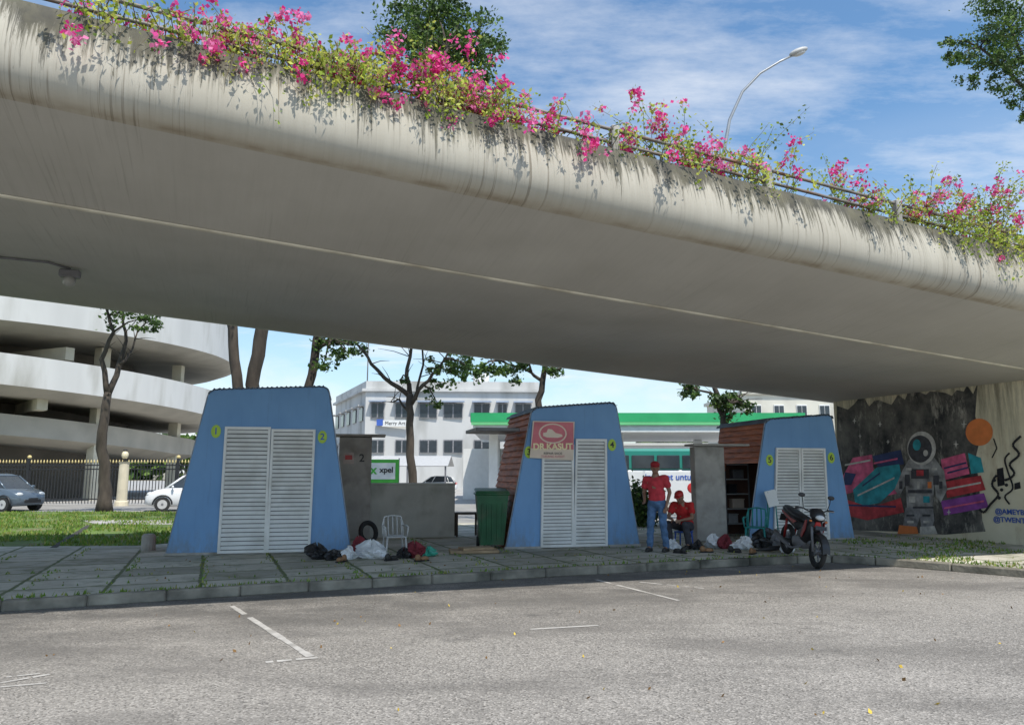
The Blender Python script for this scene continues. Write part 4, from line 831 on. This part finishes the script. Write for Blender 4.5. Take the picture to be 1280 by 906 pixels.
bag(955,684,.50,.32,BAGK,'big black bundle in front of the teal chair',False,'cloth_bag')
bag(975,685,.38,.28,GREY,'grey bundle between black bundle and motorcycle',False,'cloth_bag')
bag(984,690,.28,.15,BAGW,'small white bag beside the motorcycle wheel')
TAN=pm('tan_leather',(.28,.15,.07),.2,10,.6)
for i,(px,py,m,lb) in enumerate(((427,702,TAN,'tan shoe lying left of the white bags'),(489,700,SHOE,'dark shoe under the grey plastic chair'),(527,701,TAN,'tan shoe lying in front of the green bag'),(850,691,SHOE,'dark loose shoe in front of the seated person'),(883,690,TAN,'tan shoe beside the black bag near the seated person'),(918,690,SHOE,'dark loose shoe between the bags at the right kiosk'),(941,692,TAN,'tan shoe in front of the black bundle'))):
    p=G(px,py,ZP); mb=MB(); mb.box((0,0,.012),(.26,.085,.024),BLACK,bev=.01); mb.ell((.05,0,.045),(.085,.042,.04),m,12,8); mb.ell((-.07,0,.06),(.055,.04,.06),m,12,8); o=mb.build('loose_shoe'); o.location=(p.x,p.y,ZP-.004); o.rotation_euler=(0,0,random.random()*6); tag(o,lb,'shoe','loose shoes on the pavement')
p=G(592,690,ZP); mb=MB(); mb.box((0,0,.03),(.9,.5,.05),pm('raw_timber_board',(.40,.28,.17),.25,5,.85,stretch=(1,6,1)),bev=.008); mb.box((.05,.02,.075),(.6,.35,.04),MATS['raw_timber_board'],rz=.2,bev=.006); o=mb.build('timber_boards'); o.location=(p.x,p.y,ZP-.003); o.rotation_euler=(0,0,.15); tag(o,'flat timber boards lying on the paving in front of the green bin','boards')
p=G(185,687,ZP); mb=MB(); mb.tube([(0,0,0),(0,0,.27),(0,0,.31)],[.13,.125,.09],CONC,14,smooth=False); o=mb.build('concrete_stub'); o.location=(p.x,p.y,ZP-.01); tag(o,'short round concrete stub on the paving left of the kiosks','bollard')
def chair(px,py,rz,m,label,sc):
    p=G(px,py,ZP); t=thing('plastic_chair',label,'chair',(p.x,p.y,ZP),rz,'plastic armchairs',sc=sc)
    mb=MB(); mb.box((0,0,.41),(.42,.42,.025),m,bev=.01); mb.build('seat',t)
    for x in (-.2,.2):
        for y in (-.2,.2): mb=MB(); mb.tube([(x*.92,y*.92,.41),(x*1.08,y*1.1,0)],[.024,.016],m,6); mb.build('leg',t)
    mb=MB(); 
    for x in (-.18,-.09,0,.09,.18): mb.tube([(x,.20,.41),(x*1.05,.26,.62),(x,.29,.80-.5*x*x)],.016,m,6)
    mb.tube([(-.21,.2,.42),(-.215,.26,.64),(-.17,.29,.79),(0,.295,.82),(.17,.29,.79),(.215,.26,.64),(.21,.2,.42)],.017,m,7); mb.build('backrest',t)
    for s in (-1,1): mb=MB(); mb.tube([(s*.21,.25,.62),(s*.24,.0,.62),(s*.235,-.19,.60),(s*.21,-.2,.41)],[.014,.022,.022,.014],m,7); mb.build('armrest',t)
chair(493,696,R(20),LGREY,'light grey plastic armchair by the left kiosk',.86)
chair(946,683,R(-25),TEAL,'teal plastic armchair beside the rightmost kiosk',.92)
p=G(967,678,ZP); sgn=thing('small_display_board','small white board on a stand in front of the rightmost kiosk','board',(p.x,p.y,ZP),R(8))
mb=MB(); 
for x in (-.13,.13): mb.tube([(x,0,0),(x*.6,0,1.05)],.014,TEAL,6)
mb.tube([(-.12,0,.1),(.12,0,.1)],.012,TEAL,6)
mb.tube([(0,.3,0),(0,.03,1.0)],.014,TEAL,6); mb.build('stand',sgn)
mb=MB(); mb.box((0,-.02,.92),(.24,.02,.34),WHITE,rx=R(-8),ry=R(-12)); mb.build('panel',sgn)
p=G(462,679,ZP); mb=MB(); mb.tube([(.2*math.cos(a*math.pi/12),0,.24+.2*math.sin(a*math.pi/12)) for a in range(25)],.05,RUB,10,False); o=mb.build('discarded_rubber_ring'); o.location=(p.x,p.y,ZP-.01); o.rotation_euler=(R(-12),0,R(50)); tag(o,'old black tyre leaning at the booth wall numbered 2','tyre')
p=G(968,690,ZP); mb=MB(); mb.tube([(0,0,.03),(.35,.05,.06),(.8,.1,.10)],[.008,.05,.03],BLACK,8); o=mb.build('folded_umbrella'); o.location=(p.x-.4,p.y,ZP); tag(o,'folded black umbrella lying in front of the bundles','umbrella')
# ================================================================ CAR PARK RAMP
cpk=thing('spiral_car_park','white spiral ramp car park with curved bands at left','building',(-37.8,49.1,0))
Cc=Vector((-37.8,49.1,0)); Rr_=18
def helix(name,z0,z1,hh,m,inner=5.0,a0=-110,a1=60,h1=None,rad=18):
    mb=MB(); vs=[];K=70; h1=h1 or hh
    for i in range(K+1):
        t=i/K; a=R(a0+(a1-a0)*t); tt=min(1,max(0,(a0+(a1-a0)*t+66)/(66+0))); z=z0+(z1-z0)*tt; h_=hh+(h1-hh)*tt; d=Vector((math.cos(a),math.sin(a),0))
        for (rr,zz) in ((rad,z),(rad,z-h_),(rad-.9,z-h_-.35),(rad-inner,z-h_-.25),(rad-inner,z-h_+.35),(rad-.25,z-h_+.35),(rad-.25,z)):
            q=Cc+d*rr; vs.append((q.x,q.y,zz))
    n_=7
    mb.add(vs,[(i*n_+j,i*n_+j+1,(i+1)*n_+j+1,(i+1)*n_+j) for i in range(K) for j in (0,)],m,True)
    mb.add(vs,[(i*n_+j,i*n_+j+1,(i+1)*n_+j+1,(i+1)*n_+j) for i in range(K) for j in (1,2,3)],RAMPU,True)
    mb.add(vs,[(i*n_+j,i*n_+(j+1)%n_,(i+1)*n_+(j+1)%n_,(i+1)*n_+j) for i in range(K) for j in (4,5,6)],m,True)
    return mb.build(name,cpk,True)
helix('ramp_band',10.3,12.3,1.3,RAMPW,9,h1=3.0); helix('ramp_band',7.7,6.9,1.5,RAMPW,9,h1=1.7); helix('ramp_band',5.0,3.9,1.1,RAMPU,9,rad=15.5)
for a in (-100,-80,-62,-46,-24,4):
    d=Vector((math.cos(R(a)),math.sin(R(a)),0)); q=Cc+d*(Rr_-3.0); mb=MB(); mb.box((q.x,q.y,4.4),(.6,.6,8.8),RAMPC,rz=R(a)); mb.build('column',cpk,True)
mb=MB(); mb.tube([(Cc.x,Cc.y,0),(Cc.x,Cc.y,10)],11,pm('inner_drum_concrete',(.20,.18,.15),.3,.4,.9),40,smooth=True); mb.build('inner_drum',cpk,True)
for i,a in enumerate((-90,-71,-55,-36)):
    for z in (5.2,8.0):
        d=Vector((math.cos(R(a)),math.sin(R(a)),0)); mb=MB(); q=Cc+d*13.4; mb.box((q.x,q.y,z),(6.0,.5,.7),RAMPC,rz=R(a+(12 if z>6 else -10))); mb.build('beam',cpk,True)
fn=thing('iron_fence','black iron fence with pale gold spear tips along the back road at left','fence',(-20,38,0))
GOLD=pm('gold_tip_paint',(.62,.50,.22),.15,9,.4)
mb=MB(); tp=MB(); x=-32
while x<-8.5: mb.box((x,38,1.05),(.03,.03,2.0),BLACK); tp.tube([(x,38,2.05),(x,38,2.12),(x,38,2.24)],[.02,.045,.003],GOLD,5); x+=.16
for z in (.25,1.75,1.95): mb.box((-20.2,38,z),(24,.04,.06),BLACK)
mb.build('palings',fn,True); tp.build('spear_tips',fn,True)
for x in (-31.5,-28,-24.6,-17,-13.5): mb=MB(); mb.box((x,38,1.15),(.14,.14,2.3),BLACK); mb.ell((x,38,2.36),(.1,.1,.1),GOLD); mb.build('post',fn,True)
p=A(152,626,36); gp=thing('gate_pillar','cream gate pillar with a small lantern left of the white car','pillar',(p.x,36,0))
CRM=pm('cream_render',(.62,.55,.40),.12,2,.8); mb=MB(); mb.tube([(p.x,36,0),(p.x,36,.2),(p.x,36,.25),(p.x,36,2.0),(p.x,36,2.1)],[.32,.3,.24,.22,.28],CRM,14,smooth=False); mb.build('shaft',gp,True)
mb=MB(); mb.ell((p.x,36,2.42),(.16,.16,.2),pm('lantern_cream',(.7,.62,.42),.1,5,.3)); mb.tube([(p.x,36,2.1),(p.x,36,2.3)],.08,BLACK); mb.ell((p.x,36,2.64),(.1,.1,.05),BLACK); mb.build('lantern',gp,True)
# ================================================================ CARS
def car(label,loc,rz,paint,group='parked cars'):
    t=thing('parked_car',label,'car',loc,rz,group)
    mb=MB(); S=[(-1.86,.38,.72,.60),(-1.80,.28,.88,.72),(-1.5,.22,.96,.79),(-.9,.2,.97,.81),(0,.2,.95,.82),(.7,.2,.95,.81),(1.0,.2,.95,.80),(1.45,.22,.86,.77),(1.72,.26,.74,.70),(1.84,.32,.62,.58)]
    vs=[]
    for x,zb,zt,w in S:
        h=[(w*.86,zb),(w*.98,zb+.1),(w,(zb+zt)/2),(w*.97,zt-.08),(w*.9,zt)]; vs+=[(x,y,z) for y,z in h]+[(x,-y,z) for y,z in h[::-1]]
    K=10; fs=[(j*K+i,j*K+(i+1)%K,(j+1)*K+(i+1)%K,(j+1)*K+i) for j in range(len(S)-1) for i in range(K)]+[list(range(K)),[(len(S)-1)*K+i for i in range(K)]]
    mb.add(vs,fs,paint,True); mb.build('body',t)
    mb=MB(); B=[(-1.72,.70,.94),(-1.2,.73,.96),(.3,.74,.95),(1.12,.66,.93)]; T=[(-1.42,.55,1.42),(-1.0,.60,1.49),(.0,.60,1.50),(.42,.56,1.43)]
    vs=[(x,s*w,z) for (x,w,z) in B for s in(-1,1)]+[(x,s*w,z) for (x,w,z) in T for s in (-1,1)]
    fs=[(0,1,9,8),(6,7,15,14)]
    for i in range(3):
        for s in (0,1): fs.append((i*2+s,i*2+2+s,8+i*2+2+s,8+i*2+s))
    mb.add(vs,fs,GLASS); mb.build('windows',t)
    mb=MB(); r=[(x,w+.015,z+.012) for x,w,z in T]; mb.add([(x,s*w,z) for x,w,z in r for s in (-1,1)]+[(x,s*w*.6,z+.035) for x,w,z in r for s in (-1,1)],[(0,2,10,8),(2,4,12,10),(4,6,14,12),(1,3,11,9),(3,5,13,11),(5,7,15,13),(8,10,11,9),(10,12,13,11),(12,14,15,13),(0,1,9,8),(6,7,15,14)],paint,True)
    for i in range(4):
        for s in (-1,1): mb.tube([(B[i][0],s*B[i][1],B[i][2]-.02),(T[i][0],s*T[i][1],T[i][2]+.01)],.035 if i in(0,3) else .03,paint,6)
    mb.build('roof',t)
    for x in (-1.18,1.2):
        for s in (-1,1):
            mb=MB(); mb.cyl((x,s*.60,.30),(x,s*.825,.30),.30,RUB,24); w=mb.build('wheel',t); mb=MB(); mb.cyl((x,s*.80,.30),(x,s*.835,.30),.185,LGREY,20); mb.cyl((x,s*.83,.30),(x,s*.842,.30),.05,GREY,12); mb.build('rim',w)
            mb=MB(); mb.tube([(x+.36*math.cos(R(a)),s*.80,.30+.36*math.sin(R(a))) for a in range(0,181,15)],.03,BLACK,6); mb.build('wheel_arch',t)
    for s in (-1,1):
        mb=MB(); mb.ell((1.68,s*.52,.70),(.13,.15,.085),MATS['headlight_glass']); mb.build('headlight',t); mb=MB(); mb.ell((-1.80,s*.6,.8),(.06,.1,.13),RED); mb.build('tail_light',t)
        mb=MB(); mb.ell((.85,s*.88,1.0),(.05,.10,.065),paint); mb.build('mirror',t)
        for xx in (-.55,.5): mb=MB(); mb.tube([(xx,s*.822,.30),(xx,s*.815,.9)],.006,BLACK,4); mb.build('door_seam',t)
    mb=MB(); mb.box((1.82,0,.42),(.08,.8,.14),BLACK,bev=.02); mb.build('grille',t); mb=MB(); mb.box((1.868,0,.50),(.01,.42,.10),BLACK); mb.build('number_plate',t)
    return t
CARW=pm('car_white_paint',(.72,.73,.73),.03,2,.2); CARB=pm('car_slate_paint',(.12,.155,.19),.06,2,.2,metal=.3)
p=G(212,638,0); c1=car('small white hatchback parked behind the left kiosk',(p.x+.9,p.y+.2,.0),R(205),CARW)
p=G(8,638,0); c2=car('slate blue hatchback parked at the left edge of the view',(p.x-.3,p.y-.2,0),R(-14),CARB)
p=A(545,603,60); dd=dup(c1,(p.x,60,0),R(180),'distant white car seen over the low pale wall'); dd.scale=(.9,.9,.85)
# ================================================================ BUILDINGS
wb=thing('white_office_building','weathered white three storey building with dark windows behind the open tree','building',(-5,75,0))
WBM=pm('weathered_white_wall',(.54,.54,.525),.08,.5,.8,dirt=(.28,.28,.26),dscale=.4,stretch=(1,1,.3))
fp=[(-13.9,70),(2.6,71),(1.5,86),(-20.3,85)]; ZT=10.2
mb=MB(); mb.prism(fp,(0,0,0),(1,0,0),(0,1,0),(0,0,1),0,ZT,WBM); mb.prism([(-14.2,69.7),(2.9,70.7),(1.8,86.2),(-20.7,85.2)],(0,0,0),(1,0,0),(0,1,0),(0,0,1),ZT-1.0,ZT-.75,WBM); mb.build('wall',wb,True)
def win(px0,py0,px1,py1,Yw,par,fr=WHITE,shade=True):
    a=A(px0,py0,Yw);b=A(px1,py1,Yw); w=abs(b.x-a.x);h=abs(a.z-b.z); c=(a+b)/2
    Yw+=(c.x+13.9)/16.5
    mb=MB(); mb.box((c.x,Yw,c.z),(w,.14,h),fr); f=mb.build('window',par,True)
    mb=MB()
    k=max(2,int(w/.9))
    for i in range(k): mb.box((c.x-w/2+w*(i+.5)/k,Yw-.08,c.z-.02),(w/k-.12,.03,h-.18),GLASS)
    mb.build('pane',f,True)
    if shade: mb=MB(); mb.box((c.x,Yw-.3,c.z+h/2+.1),(w+.3,.7,.12),pm('shade_grey_blue',(.30,.36,.46),.15,2,.7)); mb.build('sunshade',f,True)
for x0,x1 in ((464,480),(494,510),(524,546),(554,578),(592,612),(622,634),(644,664)): win(x0,503,x1,522,69.9,wb,MGR)
for x0,x1 in ((464,480),(494,510),(524,546),(554,578),(592,612)): win(x0,549,x1,566,69.9,wb,MGR,shade=False)
for i in range(5):
    for z in (3.3,6.6):
        t=(i+.5)/5; x=-13.9-6.4*t;y=70+15*t; mb=MB(); mb.box((x-.05,y-.02,z+.5),(.12,1.6,1.3),GLASS,rz=R(23)); f=mb.build('side_window',wb,True)
        mb=MB(); mb.box((x-.25,y-.1,z+1.3),(.6,1.9,.12),LGREY,rz=R(23)); mb.build('sunshade',f,True)
a=A(494,529,69.8); mb=MB(); mb.box((a.x,69.75,a.z),(2.4,.12,.6),WHITE); o=mb.build('name_board',wb,True); text('Merry Art',.46,BLACK,'lettering',o,Vector((a.x,69.67,a.z)),(R(90),0,0),world=True)
a=A(475,528,69.8); mb=MB(); mb.box((a.x,69.74,a.z),(.6,.1,.6),BLUEP); mb.build('emblem_board',wb,True)
mb=MB(); mb.box((A(600,480,72).x,75,10.8),(1.6,1.6,1.4),WHITE,bev=.1); mb.build('roof_tank',wb,True)
mb=MB(); a=A(458,490,70); mb.tube([(a.x,70.3,9),(a.x,70.3,14)],.06,GREY); mb.build('mast',wb,True)
aw=thing('market_awning','grey pitched awning in front of the white building','awning',(-8,55,0))
a=A(458,577,55);b=A(560,577,55); mb=MB(); mb.add([(a.x,55,a.z-.3),(b.x,55,a.z-.3),(b.x,58,a.z+.5),(a.x,58,a.z+.5),(a.x,61,a.z-.3),(b.x,61,a.z-.3)],[(0,1,2,3),(3,2,5,4)],LGREY); mb.build('cover',aw,True)
for x in (a.x+.2,(a.x+b.x)/2,b.x-.2): mb=MB(); mb.box((x,55.2,(a.z-.3)/2),(.12,.12,a.z-.3),GREY); mb.build('post',aw,True)
a=A(461,574,30);b=A(498,607,30); bnr=thing('green_banner','green and white banner reading xpel behind the low wall','banner',((a.x+b.x)/2,30,0))
GRN=pm('banner_green',(.07,.42,.05),.1,4,.6); w=b.x-a.x;h=a.z-b.z;cz=(a.z+b.z)/2
mb=MB(); mb.box(((a.x+b.x)/2,30,cz),(w,.04,h),GRN); mb.build('sheet',bnr,True)
mb=MB(); mb.box((a.x+w*.47,29.975,cz+.06),(w*.84,.01,h*.62),WHITE); mb.build('white_field',bnr,True)
for x in (a.x,b.x): mb=MB(); mb.tube([(x,30.05,0),(x,30.05,a.z+.05)],.025,GREY,6); mb.build('post',bnr,True)
text('xpel',.32,BLACK,'lettering',bnr,Vector((a.x+w*.60,29.96,cz+.1)),(R(90),0,0),bold=.008,world=True)
text('x',.5,GRN,'logo_mark',bnr,Vector((a.x+w*.17,29.96,cz+.1)),(R(90),0,0),bold=.012,world=True)
ps=thing('petrol_station','petrol station with green and white canopy on white columns','petrol station',(8,40,0))
GC=pm('canopy_green',(.03,.36,.13),.12,1,.4); GC2=pm('canopy_light_green',(.16,.52,.22),.1,1,.4)
x0=A(590,530,36).x; x1=A(1005,530,36).x; zt=A(700,516,36).z; zb=A(700,540,36).z
mb=MB(); mb.box(((x0+x1)/2,42,(zt+zb)/2-.02),(x1-x0-.1,11.9,zt-zb-.06),WHITE); mb.build('canopy_slab',ps,True)
mb=MB(); mb.box(((x0+x1)/2,35.98,zt-.22),(x1-x0+.1,.12,.44),GC); mb.box((x0-.02,42,zt-.22),(.12,12,.44),GC); mb.build('green_fascia',ps,True)
mb=MB(); mb.box(((x0+x1)/2,35.96,zt-.52),(x1-x0+.06,.1,.14),GC2); mb.build('light_green_stripe',ps,True)
for i,x in enumerate((x0+1.0,x0+7.4,x0+13.2)):
    for y in (38,45): mb=MB(); mb.box((x,y,zb/2),(.45,.45,zb),WHITE,bev=.03); mb.build('column',ps,True)
mb=MB(); a=A(578,549,44);b=A(690,549,44); mb.box(((a.x+b.x)/2,47.5,1.5),(b.x-a.x,5,3.0),WHITE); mb.build('shop_wall',ps,True)
mb=MB(); mb.box(((a.x+b.x)/2+1,44.98,1.2),(2.4,.06,2.2),GLASS); mb.build('shop_glazing',ps,True)
for x in (x0+4,x0+10): mb=MB(); mb.box((x,41,.9),(.8,.5,1.8),GC,bev=.04); mb.box((x,40.73,1.3),(.5,.04,.4),GLASS); mb.box((x,41,.2),(1.2,.9,.3),CONC); mb.build('fuel_pump',ps,True)
bY=31; a=A(783,566,bY); X0=a.x-2.2; X1=A(925,640,bY).x
bus=thing('city_bus','green and white city bus passing behind the seated person','bus',((X0+X1)/2,bY,0))
BW=pm('bus_white_panel',(.70,.72,.72),.04,2,.3); BG=pm('bus_green_panel',(.03,.24,.19),.08,2,.3)
mb=MB(); mb.box(((X0+X1)/2,bY+1.2,1.0),(X1-X0,2.4,1.4),BW,bev=.08); mb.build('lower_body',bus,True)
mb=MB(); mb.box(((X0+X1)/2,bY+1.2,2.12),(X1-X0-.02,2.36,.9),BG,bev=.1); mb.build('upper_body',bus,True)
nW=6
for i in range(nW): xx=X0+.25+(X1-X0-.5)*(i+.5)/nW; mb=MB(); mb.box((xx,bY-.0,2.02),((X1-X0-.5)/nW-.12,.06,.55),GLASS,bev=.02); mb.build('window',bus,True)
for xx in (X0+1.0,A(892,640,bY).x):
    mb=MB(); mb.cyl((xx,bY-.03,.45),(xx,bY+.3,.45),.45,RUB,24); w_=mb.build('wheel',bus,True); mb=MB(); mb.cyl((xx,bY-.06,.45),(xx,bY,.45),.22,LGREY,16); mb.build('rim',w_,True)
text('internet untuk',.36,BLUEP,'lettering',bus,Vector((A(838,603,bY).x,bY-.02,1.40)),(R(90),0,0),bold=.004,world=True)
mb=MB(); mb.ell((A(866,620,bY).x,bY-.0,.95),(.22,.03,.22),RED,14,8); mb.build('logo_disc',bus,True)
def block(name,label,px0,px1,py,Y,dep,m,rows,cols,wpx=.5):
    a=A(px0,py,Y);b=A(px1,py,Y); t=thing(name,label,'building',((a.x+b.x)/2,Y,0)); mb=MB(); mb.box(((a.x+b.x)/2,Y+dep/2,a.z/2),(b.x-a.x,dep,a.z),m); mb.box(((a.x+b.x)/2,Y+dep/2,a.z+.1),(b.x-a.x+.5,dep+.5,.3),m); mb.build('wall',t,True)
    for r in range(rows):
        for c in range(cols):
            w=(b.x-a.x)/cols; x=a.x+w*(c+.5); z=a.z-1.6-r*3.1
            if z<1: continue
            mb=MB(); mb.box((x,Y-.03,z),(w*wpx,.1,1.35),WHITE); f=mb.build('window',t,True); mb=MB()
            for s in (-1,1): mb.box((x+s*w*wpx*.24,Y-.09,z),(w*wpx*.42,.04,1.15),GLASS)
            mb.build('pane',f,True)
block('apartment_block','cream apartment block showing its top storey above the station roof',930,1100,492,62,12,pm('cream_block_wall',(.60,.58,.50),.08,.5,.85,dirt=(.4,.38,.33),dscale=.4),4,6,.45)
block('shop_row','long pale shop row far behind the petrol station',640,940,556,95,14,pm('pale_shop_wall',(.50,.49,.45),.1,.4,.85),2,14,.6)
block('beige_house','beige low building behind the spiral ramp',240,420,585,90,12,pm('beige_wall',(.46,.42,.34),.1,.4,.85),2,6,.5)
# ================================================================ LIGHT
sc=bpy.context.scene
EL=R(60); sd=((-NH*.97+DH*.12).normalized()*math.cos(EL)+Vector((0,0,math.sin(EL)))).normalized()
el=math.asin(sd.z); az=math.atan2(sd.x,sd.y)
w=bpy.data.worlds.new("World"); sc.world=w; w.use_nodes=True; n=w.node_tree.nodes; l=w.node_tree.links
bg=n['Background']; sky=n.new('ShaderNodeTexSky'); sky.sky_type='NISHITA'; sky.sun_disc=False; sky.sun_elevation=el; sky.sun_rotation=az; sky.air_density=1.2; sky.dust_density=.6; sky.ozone_density=2.5
tc=n.new('ShaderNodeTexCoord').outputs['Generated']; sx=n.new('ShaderNodeSeparateXYZ'); l.new(tc,sx.inputs[0])
dz=mth(n,l,'MAXIMUM',mth(n,l,'ADD',sx.outputs[2],.12),.03)
cb=n.new('ShaderNodeCombineXYZ'); l.new(mth(n,l,'DIVIDE',sx.outputs[0],dz),cb.inputs[0]); l.new(mth(n,l,'DIVIDE',sx.outputs[1],dz),cb.inputs[1])
c1_=noise(n,l,cb.outputs[0],(.7,1.5,1),1.3,12,.66); wisp=ramp(n,l,c1_,.43,.70)
lowc=ramp(n,l,sx.outputs[2],.02,.42,(1,1,1,1),(0,0,0,1)); c2_=ramp(n,l,noise(n,l,tc,(1,1,2.2),3.2,9,.55),.40,.62)
m1=mth(n,l,'MULTIPLY',c2_,lowc); hz=mth(n,l,'MULTIPLY',ramp(n,l,sx.outputs[2],.0,.3,(1,1,1,1),(0,0,0,1)),.45)
f=mth(n,l,'MAXIMUM',mth(n,l,'MULTIPLY',wisp,.75),mth(n,l,'MAXIMUM',m1,hz),True)
blue=mix(n,l,1.0,sky.outputs[0],(.86,1.08,1.18),'MULTIPLY')
col=mix(n,l,f,blue,(6.6,6.8,7.1)); l.new(col,bg.inputs[0]); bg.inputs[1].default_value=.15
sl=bpy.data.lights.new('sun','SUN'); sl.energy=4.7; sl.angle=R(.6); sl.color=(1,.95,.87); so=bpy.data.objects.new('sun',sl); C.objects.link(so); so.rotation_euler=sd.to_track_quat('Z','Y').to_euler()
cam=bpy.data.cameras.new('camera'); cam.lens=36*F/1280; cam.sensor_width=36; cam.clip_end=3000; co=bpy.data.objects.new('camera',cam); C.objects.link(co); co.location=(0,0,H); co.rotation_euler=(R(90)+PIT,0,0); sc.camera=co
sc.view_settings.view_transform='Standard'; sc.view_settings.look='None'; sc.view_settings.exposure=0
